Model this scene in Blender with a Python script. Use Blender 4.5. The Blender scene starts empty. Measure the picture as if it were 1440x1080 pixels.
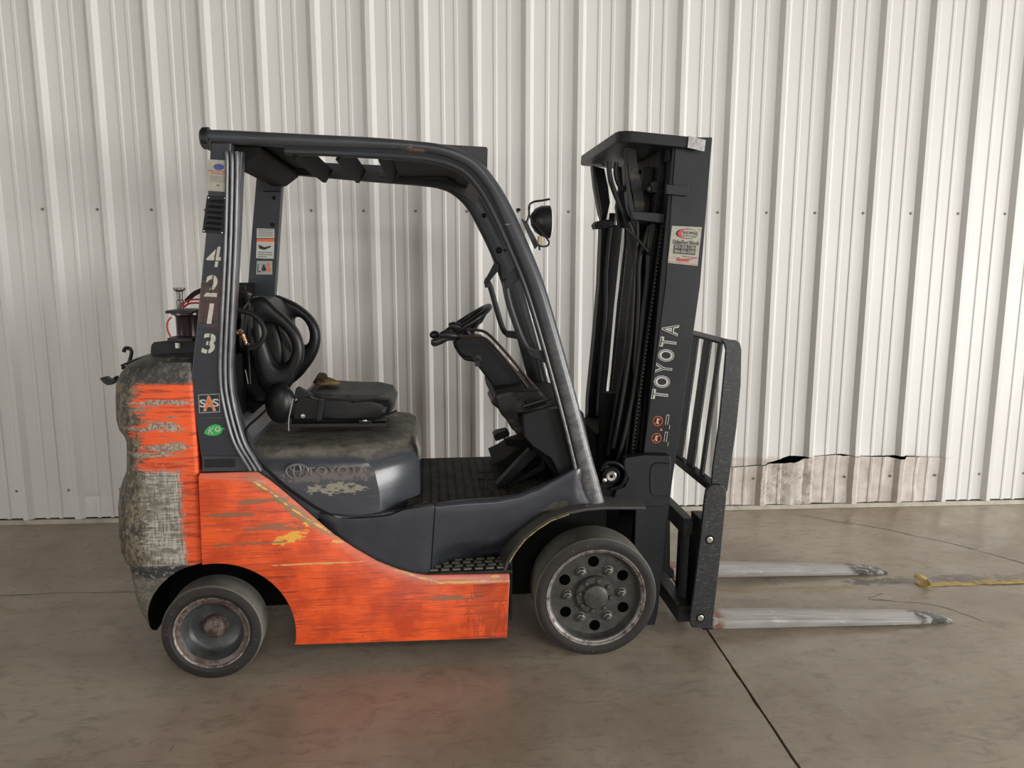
import bpy, bmesh, math, random
import numpy as np
from mathutils import Vector, Matrix, noise as mnoise
R = math.radians
sc = bpy.context.scene
col = sc.collection
rnd = random.Random(7)

# ------------------------------------------------------------------ camera, world, lights
FP = 1080.0
CAM = np.array([2.4014, -4.6896, 1.5858])
YAW, PITCH, ROLL = 0.0653976, 0.1576206, -0.00065758
def cam_axes():
    cy, sy = math.cos(YAW), math.sin(YAW)
    f = np.array([sy*math.cos(PITCH), cy*math.cos(PITCH), -math.sin(PITCH)])
    r = np.array([cy, -sy, 0.0]); d = np.cross(f, r)
    c, s = math.cos(ROLL), math.sin(ROLL)
    return c*r+s*d, -s*r+c*d, f
AR, AD, AF = cam_axes()
cd = bpy.data.cameras.new('camera'); cam = bpy.data.objects.new('camera', cd); col.objects.link(cam)
cd.sensor_width = 36.0; cd.lens = 36.0*FP/1440.0; cd.clip_start = 0.05; cd.clip_end = 100
cam.matrix_world = Matrix(((AR[0], -AD[0], -AF[0], CAM[0]), (AR[1], -AD[1], -AF[1], CAM[1]), (AR[2], -AD[2], -AF[2], CAM[2]), (0, 0, 0, 1)))
sc.camera = cam
sc.view_settings.view_transform = 'Standard'; sc.view_settings.look = 'None'
sc.view_settings.exposure = 0.60; sc.view_settings.gamma = 1.0; sc.view_settings.use_curve_mapping = False
w = bpy.data.worlds.new('world'); sc.world = w; w.use_nodes = True
w.node_tree.nodes['Background'].inputs[0].default_value = (1.0, 0.97, 0.93, 1)
w.node_tree.nodes['Background'].inputs[1].default_value = 0.64
def area(name, loc, target, sx, sy, power, color):
    l = bpy.data.lights.new(name, 'AREA'); l.shape = 'RECTANGLE'; l.size = sx; l.size_y = sy; l.energy = power; l.color = color
    o = bpy.data.objects.new(name, l); col.objects.link(o); o.location = loc
    o.rotation_euler = (Vector(target)-Vector(loc)).to_track_quat('-Z', 'Y').to_euler()
    return o
area('dock_door_daylight', (14.0, -4.4, 1.7), (1.5, -0.8, 0.6), 5.0, 3.4, 500, (1.0, 0.985, 0.96))
area('overhead_fill', (3.4, -7.5, 3.95), (2.6, -3.0, 0.0), 2.4, 1.0, 60, (1.0, 0.95, 0.88))  # added overhead fill so the hood top gets light; no lamp known
area('front_right_fill', (12.5, -11.5, 1.5), (2.4, 0.0, 0.6), 4.0, 2.8, 520, (1.0, 0.985, 0.95))  # added low front fill, kept right so the truck sides don't mirror it
area('left_wall_fill', (-6.5, -9.5, 1.25), (1.2, 0.0, 0.8), 4.0, 2.4, 110, (1.0, 0.96, 0.91))  # added fill for the left wall; no opening known there

# ------------------------------------------------------------------ the forklift's own frame
TH = R(2.5)
T0 = np.array([2.932, -1.798, 0.0])
UX = np.array([math.cos(TH), math.sin(TH), 0]); UY = np.array([-math.sin(TH), math.cos(TH), 0])
CL = np.array([(CAM-T0)@UX, (CAM-T0)@UY, CAM[2]])
def Q3(px, py, y):
    "point of the forklift's frame seen at (px, py) on the upright plane at depth y"
    d = AR*((px-720)/FP)+AD*((py-540)/FP)+AF
    dl = np.array([d@UX, d@UY, d[2]]); t = (y-CL[1])/dl[1]
    return Vector(CL+dl*t)
def Q(y, pts): return [(lambda v: (v.x, v.z))(Q3(a, b, y)) for a, b in pts]

# ------------------------------------------------------------------ materials
class NB:
    def __init__(s, name):
        s.m = bpy.data.materials.new(name); s.m.use_nodes = True; s.t = s.m.node_tree; s.t.nodes.clear()
        s.out = s.t.nodes.new('ShaderNodeOutputMaterial'); s.b = s.t.nodes.new('ShaderNodeBsdfPrincipled')
        s.t.links.new(s.b.outputs[0], s.out.inputs[0]); s.tc = s.t.nodes.new('ShaderNodeTexCoord')
        s.co = s.tc.outputs['Object']
    def put(s, sock, v):
        if isinstance(v, (int, float)): sock.default_value = v
        elif isinstance(v, tuple): sock.default_value = v if len(v) == len(sock.default_value) else (*v, 1)
        else: s.t.links.new(v, sock)
    def M(s, op, a, b=0.0, c=None):
        n = s.t.nodes.new('ShaderNodeMath'); n.operation = op; s.put(n.inputs[0], a); s.put(n.inputs[1], b)
        if c is not None: s.put(n.inputs[2], c)
        return n.outputs[0]
    def noise(s, scale, detail=4.0, rough=0.6, off=(0, 0, 0), dist=0.0):
        mp = s.t.nodes.new('ShaderNodeMapping'); s.put(mp.inputs['Vector'], s.co)
        mp.inputs['Scale'].default_value = scale if isinstance(scale, tuple) else (scale,)*3
        mp.inputs['Location'].default_value = off
        n = s.t.nodes.new('ShaderNodeTexNoise'); n.inputs['Scale'].default_value = 1.0
        n.inputs['Detail'].default_value = detail; n.inputs['Roughness'].default_value = rough; n.inputs['Distortion'].default_value = dist
        s.t.links.new(mp.outputs[0], n.inputs['Vector']); return n.outputs['Fac']
    def step(s, v, lo, hi):
        n = s.t.nodes.new('ShaderNodeMapRange'); n.interpolation_type = 'SMOOTHSTEP'
        s.put(n.inputs['Value'], v); n.inputs['From Min'].default_value = lo; n.inputs['From Max'].default_value = hi
        return n.outputs[0]
    def mix(s, fac, a, b):
        n = s.t.nodes.new('ShaderNodeMix'); n.data_type = 'RGBA'; s.put(n.inputs[0], fac); s.put(n.inputs[6], a); s.put(n.inputs[7], b)
        return n.outputs[2]
    def xyz(s):
        n = s.t.nodes.new('ShaderNodeSeparateXYZ'); s.put(n.inputs[0], s.co); return n.outputs
    def blob(s, cx, cz, rx, rz, wob=0.6, nscale=25, axis2=2, ang=0.0):
        o = s.xyz(); a = s.M('SUBTRACT', o[0], cx); b = s.M('SUBTRACT', o[axis2], cz)
        if ang:
            ca, sa = math.cos(ang), math.sin(ang)
            a, b = s.M('ADD', s.M('MULTIPLY', a, ca), s.M('MULTIPLY', b, sa)), s.M('SUBTRACT', s.M('MULTIPLY', b, ca), s.M('MULTIPLY', a, sa))
        a = s.M('DIVIDE', a, rx); b = s.M('DIVIDE', b, rz)
        d = s.M('ADD', s.M('MULTIPLY', a, a), s.M('MULTIPLY', b, b))
        d = s.M('ADD', d, s.M('MULTIPLY', s.M('SUBTRACT', s.noise(nscale, 5, .7), 0.5), wob*4))
        return s.step(d, 1.05, 0.85)
    def fin(s, c, rough=0.5, metal=0.0, bump=None, bstr=0.2, bdist=0.002, spec=None, coat=0.0):
        s.put(s.b.inputs['Base Color'], c); s.put(s.b.inputs['Roughness'], rough); s.put(s.b.inputs['Metallic'], metal)
        if spec is not None: s.put(s.b.inputs['Specular IOR Level'], spec)
        if coat: s.b.inputs['Coat Weight'].default_value = coat; s.b.inputs['Coat Roughness'].default_value = 0.15
        if bump is not None:
            n = s.t.nodes.new('ShaderNodeBump'); s.put(n.inputs['Height'], bump); n.inputs['Strength'].default_value = bstr; n.inputs['Distance'].default_value = bdist
            s.t.links.new(n.outputs[0], s.b.inputs['Normal'])
        return s.m
def simple(name, c, rough=0.5, metal=0.0, var=0.25, scale=18.0, dirt=None, spec=None, coat=0.0, bump=0.0):
    n = NB(name); f = n.step(n.noise(scale, 5, .65), 0.35, 0.75)
    cc = n.mix(f, tuple(c), tuple(x*(1-var) for x in c))
    if dirt: cc = n.mix(n.step(n.noise((scale*.4, scale*.4, scale*.9), 6, .7, (3, 1, 2)), dirt[1], dirt[1]+.12), cc, dirt[0])
    return n.fin(cc, rough, metal, n.noise(scale*8, 3, .6) if bump else None, bump, spec=spec, coat=coat)
def scratched(name, base, rough, marks, coat=0.0, spec=None):
    "marks: (colour, scale, lo, hi, offset) in order"
    n = NB(name); c = n.mix(n.step(n.noise(6, 4, .6), .35, .7), tuple(base), tuple(x*.78 for x in base))
    for (cc, s_, lo, hi, off) in marks: c = n.mix(n.step(n.noise(s_, 5, .65, off), lo, hi), c, cc)
    return n, c

m_grey = simple('grey_paint', (0.036, 0.041, 0.051), 0.34, 0, .25, 9, ((0.09, 0.085, 0.075), .66))
n, c = scratched('grey_paint_scuffed', (0.040, 0.044, 0.052), .35, [((.10, .10, .10), (3, 6, 120), .66, .70, (1, 2, 3)), ((.16, .09, .05), (5, 6, 26), .70, .73, (5, 1, 2))])
c = n.mix(n.M('MULTIPLY', n.M('MULTIPLY', n.blob(-1.445, 1.44, .11, .06, 3.4, (9, 9, 70)), n.step(n.xyz()[1], .5, .4)), .65), c, (.11, .055, .045))
m_guard = n.fin(c, .3, spec=.35)
n, c = scratched('front_leg_paint', (0.058, 0.062, 0.072), .3, [((.22, .13, .09), (9, 6, 22), .64, .68, (5, 1, 2)), ((.34, .34, .35), (10, 6, 90), .67, .72, (1, 4, 2))])
c = n.mix(n.M('MULTIPLY', n.step(n.M('ADD', n.xyz()[2], n.M('MULTIPLY', n.noise((30, 30, 9), 5, .7), .5)), 1.75, 1.1), .85), c, n.mix(n.step(n.noise((30, 30, 50), 6, .7), .4, .6), (.20, .20, .205), (.11, .11, .115)))
c = n.mix(n.step(n.noise((20, 20, 30), 5, .7, (5, 9, 2)), .66, .70), c, (.20, .10, .06))
m_leg = n.fin(c, .3)
n = NB('pillar_edge_paint'); m_edge = n.fin(n.mix(n.step(n.noise((40, 40, 12), 5, .7), .42, .6), (.125, .13, .14), (.06, .063, .072)), .3)
m_black = simple('black_paint', (0.014, 0.014, 0.015), .42, 0, .3, 14, ((0.05, 0.045, 0.035), .68))
m_dark = simple('shade_and_dark_parts', (0.005, 0.005, 0.005), .7, 0, .3, 20, spec=.2)  # near-black for dark parts and for shade painted into recesses
m_vinyl = simple('black_vinyl', (0.009, 0.009, 0.010), .36, 0, .2, 12, None, spec=.35, bump=.15)
n = NB('worn_seat_vinyl'); g = n.step(n.noise(9, 5, .6), .4, .7)
m_cushion = n.fin(n.mix(n.step(n.noise((20, 8, 5), 6, .7), .48, .66), n.mix(g, (.035, .035, .031), (.055, .054, .047)), (.012, .012, .012)), .55, 0, n.noise(60, 3, .6), .2)
m_rubber = simple('hose_rubber', (0.016, 0.016, 0.016), .5, 0, .3, 25, spec=.3)
m_plastic = simple('dash_plastic', (0.014, 0.015, 0.017), .42, 0, .25, 12, ((.04, .036, .03), .66), spec=.3)
n = NB('dusty_console'); m_console = n.fin(n.mix(n.step(n.noise((12, 12, 30), 5, .7), .48, .70), (.014, .014, .013), (.07, .064, .048)), .6, spec=.3)
m_mast = simple('mast_paint', (0.017, 0.0185, 0.022), .45, 0, .3, 7, ((0.034, 0.032, 0.030), .62), spec=.3)
m_mastblk = simple('mast_black', (0.006, 0.006, 0.007), .45, 0, .35, 14, ((0.020, 0.018, 0.016), .66), spec=.22)
n, c = scratched('scuffed_black_steel', (0.020, 0.0215, 0.024), .4, [((.075, .078, .082), (60, 60, 220), .58, .62, (1, 2, 3)), ((.12, .12, .125), (16, 16, 330), .63, .66, (5, 1, 2)), ((.12, .12, .13), (300, 10, 12), .66, .69, (7, 1, 2))])
m_scuff = n.fin(c, .45, .1)
n = NB('galvanised_bolt'); m_bolt = n.fin(n.mix(n.noise(90, 4, .6), (.32, .31, .28), (.15, .145, .13)), .35, .8)
m_nut = simple('oily_nut', (.13, .125, .115), .38, .55, .4, 60)
n = NB('polished_pin'); m_pin = n.fin((.62, .60, .55), .25, .9)
n = NB('copper_fitting'); m_copper = n.fin(n.mix(n.step(n.noise(60, 3, .6), .4, .6), (.55, .25, .13), (.6, .58, .52)), .25, .9)
n = NB('fork_steel'); o = n.xyz()
f = n.noise((4, 60, 60), 6, .65); c = n.mix(n.step(f, .35, .7), (.60, .59, .575), (.42, .41, .40))
c = n.mix(n.step(n.noise((14, 40, 40), 5, .7, (2, 3, 4)), .60, .68), c, (.75, .74, .73))
dk = n.M('MULTIPLY', n.step(o[0], 1.46, 1.50), n.step(n.noise(30, 5, .7), .40, .52)); c = n.mix(dk, c, (.10, .105, .10))
rd = n.M('MULTIPLY', n.step(o[0], .61, .565), n.step(n.noise(18, 4, .6), .38, .55)); c = n.mix(rd, c, (.32, .15, .11))
m_fork = n.fin(c, .38, .55, n.noise((6, 80, 80), 4, .6), .15)
m_tread = simple('dusty_tread', (0.145, 0.138, 0.118), .85, 0, .45, 10, ((.06, .055, .05), .60))
m_tyre = simple('tyre_sidewall', (0.017, 0.0145, 0.0135), .62, 0, .35, 26, ((.05, .042, .038), .62), bump=.2)
n = NB('rusty_rim'); m_rust = n.fin(n.mix(n.step(n.noise(30, 5, .7), .42, .6), (.075, .045, .035), (.16, .13, .115)), .55, .3)
n = NB('wheel_grey'); m_wheel = n.fin(n.mix(n.step(n.noise(26, 5, .7), .4, .7), (.045, .046, .044), (.085, .080, .070)), .42, .15)
n = NB('rim_bright'); m_rimb = n.fin(n.mix(n.step(n.noise(30, 5, .7), .45, .62), (.30, .28, .26), (.10, .075, .065)), .45, .5)
n = NB('dish_grey'); m_dish = n.fin(n.mix(n.step(n.noise(12, 5, .6), .4, .7), (.075, .083, .085), (.035, .036, .036)), .38, .2)
def flat(name, c, rough=.5, var=.12): return simple(name, c, rough, 0, var, 60)
m_white = simple('aged_white_paint', (.56, .54, .47), .5, 0, .25, 40, ((.12, .11, .09), .60))
m_lab = simple('aged_label', (.40, .38, .32), .5, 0, .25, 60, ((.17, .15, .11), .60))
m_lab2 = simple('white_label', (.52, .52, .48), .45, 0, .15, 50)
m_ink = flat('black_ink', (.02, .02, .02)); m_red = flat('red_ink', (.50, .05, .04)); m_orink = flat('orange_ink', (.75, .16, .04))
m_green = flat('green_ink', (.03, .42, .08)); m_blue = flat('blue_ink', (.06, .08, .25)); m_lgrey = flat('silver_ink', (.35, .35, .34))
m_yel = simple('yellow_tape', (.66, .47, .16), .6, 0, .3, 30, ((.30, .25, .17), .52))
m_wire = flat('red_wire', (.45, .03, .02)); m_cloth = simple('tan_leather', (.23, .155, .06), .8, 0, .4, 40)
n = NB('lamp_glass'); m_glass = n.fin((.75, .76, .76), .12, 0)
m_amber = simple('cream_connector', (.55, .47, .30), .5)

# orange side panel : horizontal scrapes, rubbed upper edge, yellow scuffs
OR = (.86, .11, .022)
n = NB('orange_paint_panel'); o = n.xyz()
c = n.mix(n.step(n.noise(7, 4, .6), .35, .7), OR, (.54, .055, .012))
c = n.mix(n.M('MULTIPLY', n.step(n.noise((1.6, 5, 22), 6, .75), .50, .66), .7), c, (.48, .06, .02))
c = n.mix(n.M('MULTIPLY', n.step(n.noise((5, 5, 190), 5, .7, (7, 7, 3)), .55, .62), .6), c, (.24, .04, .02))
c = n.mix(n.M('MULTIPLY', n.step(n.noise((4, 5, 230), 5, .7, (1, 7, 5)), .60, .64), .5), c, (.95, .26, .12))
c = n.mix(n.M('MULTIPLY', n.step(n.noise((3.5, 5, 200), 6, .72, (4, 0, 1)), .585, .62), .85), c, (.08, .03, .02))
c = n.mix(n.M('MULTIPLY', n.step(n.noise((4.5, 5, 34), 7, .85, (9, 0, 1)), .61, .66), .7), c, (.17, .11, .07))
c = n.mix(n.step(n.noise((5, 5, 260), 4, .6, (2, 0, 8)), .70, .73), c, (.70, .42, .30))
c = n.mix(n.M('MULTIPLY', n.step(n.noise((170, 5, 26), 5, .7, (2, 0, 8)), .64, .69), .7), c, (.12, .03, .02))
for (bx, bz, rx, rz, a) in ((-1.19, .545, .055, .022, .2), (-1.12, .60, .03, .012, .3), (-.99, .52, .06, .006, 0)):
    c = n.mix(n.blob(bx, bz, rx, rz, 2.2, (22, 22, 60), ang=a), c, (.75, .40, .06))
ol = Q(.012, [(350, 673), (379, 691), (406, 713), (432, 731), (468, 753), (512, 778), (548, 798), (588, 813), (619, 819), (712, 816)])
for k_, (p, q) in enumerate(zip(ol, ol[1:])):
    L_ = math.hypot(q[0]-p[0], q[1]-p[1]); an = math.atan2(q[1]-p[1], q[0]-p[0]); cx_, cz_ = (p[0]+q[0])/2, (p[1]+q[1])/2
    c = n.mix(n.M('MULTIPLY', n.blob(cx_, cz_, L_*.62, (.014, .016, .018, .016, .008, .008, .008, .007, .006)[k_], 1.1, (30, 30, 60), ang=an), .8), c, (.20, .165, .08))
    c = n.mix(n.M('MULTIPLY', n.blob(cx_+.004, cz_-.004, L_*.6, .0035, 2.2, (26, 26, 60), ang=an), .9), c, (.80, .48, .07))
for (px_, py_, rx, rz) in ((374, 704, .13, .010), (388, 741, .10, .014), (330, 724, .10, .008), (350, 765, .12, .006), (640, 840, .10, .010)):
    v_ = Q(.012, [(px_, py_)])[0]; c = n.mix(n.M('MULTIPLY', n.blob(v_[0], v_[1], rx, rz, 2.4, (14, 14, 80)), .75), c, (.17, .12, .07))
v_ = Q(.012, [(440, 793)])[0]; c = n.mix(n.blob(v_[0], v_[1], .14, .0035, 2.6, (12, 12, 90)), c, (.66, .36, .12))
v_ = Q(.012, [(690, 850)])[0]; c = n.mix(n.M('MULTIPLY', n.blob(v_[0], v_[1], .10, .14, 2.0, (40, 40, 12)), .35), c, (.10, .03, .02))
c = n.mix(n.blob(-.405, .348, .02, .005, .3, 60), c, (.8, .5, .05))
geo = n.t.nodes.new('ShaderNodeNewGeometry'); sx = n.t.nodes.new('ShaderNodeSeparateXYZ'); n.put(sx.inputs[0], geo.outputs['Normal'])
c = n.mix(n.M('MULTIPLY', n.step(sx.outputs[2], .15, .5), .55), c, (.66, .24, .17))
m_orange = n.fin(c, .36, 0, n.noise((4, 5, 160), 5, .7), .25, coat=.15)

# counterweight : orange side, black cap, worn grey corners and foot
n = NB('counterweight_paint'); o = n.xyz()
wob = n.M('SUBTRACT', n.noise((14, 14, 40), 6, .75), .5); wob2 = n.M('SUBTRACT', n.noise((30, 30, 30), 6, .75, (5, 5, 5)), .5)
c = n.mix(n.step(n.noise((4, 4, 60), 6, .7), .5, .62), OR, (.42, .05, .015))
blk = n.mix(n.step(n.noise(40, 6, .75), .48, .62), (.040, .039, .036), (.13, .12, .10))
worn = n.mix(n.step(n.M('ADD', n.M('MULTIPLY', n.noise((160, 60, 16), 5, .75), .5), n.M('MULTIPLY', n.noise((14, 20, 190), 5, .75, (3, 3, 3)), .5)), .43, .56), (.13, .115, .09), (.46, .44, .385))
worn = n.mix(n.step(n.noise((9, 9, 12), 5, .7, (6, 2, 2)), .52, .66), worn, (.16, .14, .11))
c = n.mix(n.M('MULTIPLY', n.step(n.noise((6, 6, 44), 5, .7, (9, 2, 4)), .585, .60), n.step(o[0], -1.54, -1.60)), c, n.mix(n.noise(90, 3, .6), (.45, .38, .27), (.08, .07, .05)))
xw = n.M('ADD', o[0], n.M('MULTIPLY', wob, .30)); 
lowm = n.M('MULTIPLY', n.step(n.M('ADD', o[0], n.M('MULTIPLY', wob2, .10)), -1.575, -1.60), n.step(n.M('ADD', o[2], n.M('MULTIPLY', wob2, .05)), .825, .805))
c = n.mix(lowm, c, worn)
c = n.mix(n.step(xw, -1.708, -1.748), c, n.mix(n.step(n.noise((50, 50, 30), 6, .8), .42, .6), (.035, .03, .024), (.22, .19, .13)))
c = n.mix(n.M('MULTIPLY', n.step(n.M('ADD', o[0], n.M('MULTIPLY', wob2, .03)), -1.765, -1.775), n.step(n.noise((40, 40, 14), 5, .7, (3, 3, 3)), .58, .62)), c, (.20, .11, .03))
cap = n.step(n.M('ADD', o[2], n.M('MULTIPLY', wob2, .03)), 1.135, 1.15); c = n.mix(cap, c, blk)
c = n.mix(n.step(n.M('ADD', o[2], n.M('MULTIPLY', wob2, .01)), .448, .442), c, n.mix(n.step(n.noise((30, 30, 60), 6, .8), .44, .60), (.10, .095, .08), (.22, .205, .165)))
c = n.mix(n.M('MULTIPLY', n.step(n.M('ADD', o[2], n.M('MULTIPLY', wob2, .012)), .385, .392), n.step(n.M('ADD', o[2], n.M('MULTIPLY', wob2, .02)), .445, .438)), c, n.mix(n.step(n.noise(60, 5, .7), .55, .62), (.04, .043, .05), (.3, .28, .24)))
c = n.mix(n.step(n.noise((170, 170, 60), 4, .6), .68, .71), c, (.60, .56, .46))
for (px_, py_, rx, rz) in ((228, 566, .11, .012), (218, 604, .10, .012), (232, 601, .05, .02), (225, 630, .09, .014), (210, 640, .08, .010)):
    v_ = Q(.035, [(px_, py_)])[0]; c = n.mix(n.M('MULTIPLY', n.blob(v_[0], v_[1], rx, rz, 1.8, (16, 16, 60)), .9), c, n.mix(n.step(n.noise(90, 4, .7), .45, .55), (.17, .15, .12), (.42, .38, .30)))
m_cw = n.fin(c, .5, 0, n.noise((40, 40, 60), 6, .8), .6, .004)

# hood : grey, dusty on its upward faces
n = NB('hood_paint'); geo = n.t.nodes.new('ShaderNodeNewGeometry'); sx = n.t.nodes.new('ShaderNodeSeparateXYZ'); n.put(sx.inputs[0], geo.outputs['Normal'])
c = n.mix(n.step(n.noise(5, 4, .6), .35, .7), (.058, .062, .074), (.046, .049, .058))
c = n.mix(n.M('MULTIPLY', n.step(n.noise((4, 4, 90), 5, .7, (1, 1, 1)), .60, .66), .5), c, (.11, .11, .11))
dm = n.M('MULTIPLY', n.step(sx.outputs[2], .55, .85), n.step(n.noise(14, 6, .7), .25, .5)); c = n.mix(dm, c, n.mix(n.step(n.noise(16, 5, .7), .4, .65), (.21, .195, .16), (.10, .093, .08)))
c = n.mix(n.M('MULTIPLY', n.blob(-1.02, .72, .10, .020, 2.4, (30, 30, 90)), .8), c, (.30, .28, .22))
c = n.mix(n.M('MULTIPLY', n.blob(-1.04, .772, .17, .022, 2.4, 60), .5), c, (.20, .15, .13))
m_hood = n.fin(c, n.mix(dm, (.22,)*3, (.7,)*3), 0)
m_cowl = simple('cowl_paint', (.046, .050, .061), .27, 0, .25, 7, ((.10, .10, .10), .68))
n = NB('floor_mat'); m_mat = n.fin(n.mix(n.step(n.noise(11, 5, .7), .4, .66), (.018, .018, .016), (.05, .047, .036)), .75)
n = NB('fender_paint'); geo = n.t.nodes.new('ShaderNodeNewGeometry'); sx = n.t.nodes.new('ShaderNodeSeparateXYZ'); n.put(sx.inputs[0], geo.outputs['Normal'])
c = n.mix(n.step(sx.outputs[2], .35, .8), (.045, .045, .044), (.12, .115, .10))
c = n.mix(n.M('MULTIPLY', n.step(n.noise((20, 60, 20), 5, .7), .60, .64), n.M('MULTIPLY', n.step(n.xyz()[0], -.10, -.14), n.step(n.xyz()[1], .012, .004))), c, (.45, .33, .08)); m_fender = n.fin(c, .5)

# wall sheets and floor
n = NB('ribbed_sheet_paint'); o = n.xyz()
c = n.mix(n.step(n.noise((.7, .7, .5), 4, .6), .35, .7), (.70, .692, .667), (.65, .638, .612))
zone = n.M('MULTIPLY', n.M('MULTIPLY', n.step(o[0], 3.95, 4.12), n.step(o[0], 5.60, 5.35)), n.step(n.M('ADD', o[2], n.M('MULTIPLY', n.M('SUBTRACT', n.noise((3, 3, 3), 3, .6), .5), .06)), .36, .33))
c = n.mix(n.M('MULTIPLY', zone, .85), c, n.mix(n.step(n.noise(13, 6, .7), .38, .68), (.62, .55, .50), (.47, .41, .36)))
dz = n.M('MULTIPLY', zone, n.M('MULTIPLY', n.step(o[0], 4.28, 4.34), n.step(o[0], 4.74, 4.62)))
c = n.mix(n.M('MULTIPLY', dz, n.step(n.noise(16, 7, .8), .45, .62)), c, (.33, .30, .25))
c = n.mix(n.M('MULTIPLY', n.step(n.noise((24, 24, 3), 4, .6), .72, .75), .35), c, (.45, .42, .36))
m_wall = n.fin(c, .42, 0, n.noise((5, 5, .8), 3, .5), .12, .01)
n = NB('concrete_floor'); o = n.xyz()
c = n.mix(n.step(n.noise((1.1, .8, 1), 7, .65), .35, .68), (.50, .43, .345), (.345, .280, .212))
c = n.mix(n.M('MULTIPLY', n.step(n.noise((7, 16, 1), 7, .72, (3, 1, 0), 1.2), .46, .70), .5), c, (.20, .152, .11))
c = n.mix(n.M('MULTIPLY', n.step(n.noise((9, 3, 1), 7, .75, (8, 1, 0), .8), .54, .72), .4), c, (.48, .435, .37))
c = n.mix(n.M('MULTIPLY', n.step(n.noise((3, 60, 1), 5, .7, (8, 4, 0), .6), .62, .66), .5), c, (.30, .28, .25))
c = n.mix(n.M('MULTIPLY', n.step(n.noise((40, 6, 1), 5, .7, (1, 4, 0), .6), .66, .70), .5), c, (.07, .06, .05))
c = n.mix(n.M('MULTIPLY', n.M('MULTIPLY', n.step(o[1], -1.26, -1.245), n.step(o[1], -1.185, -1.20)), n.M('MULTIPLY', n.M('MULTIPLY', n.step(n.noise((9, 40, 1), 6, .75), .44, .54), n.step(o[0], 4.42, 4.36)), n.mix(n.step(o[0], 3.0, 3.6), (.25,)*3, (.75,)*3))), c, (.36, .25, .09))
c = n.mix(n.M('MULTIPLY', n.blob(4.45, -1.16, .13, .035, 2.2, (12, 26, 1), axis2=1), .7), c, (.09, .085, .08))
c = n.mix(n.M('MULTIPLY', n.blob(4.95, -1.16, .36, .05, 3.0, (9, 30, 1), axis2=1), .6), c, (.11, .10, .09))
c = n.mix(n.M('MULTIPLY', n.blob(3.15, -1.95, .15, .16, 2.4, (14, 14, 1), axis2=1), .3), c, (.32, .31, .28))
m_floor = n.fin(c, n.mix(n.step(n.noise((3, 5, 1), 6, .7), .3, .7), (.24,)*3, (.48,)*3), 0, n.noise((16, 24, 1), 6, .7), .12, .003)
m_curb = simple('pale_base_strip', (.50, .46, .38), .6, 0, .35, 9, ((.22, .19, .15), .58))
m_crack = flat('crack_dirt', (.03, .026, .022), .9)

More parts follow.
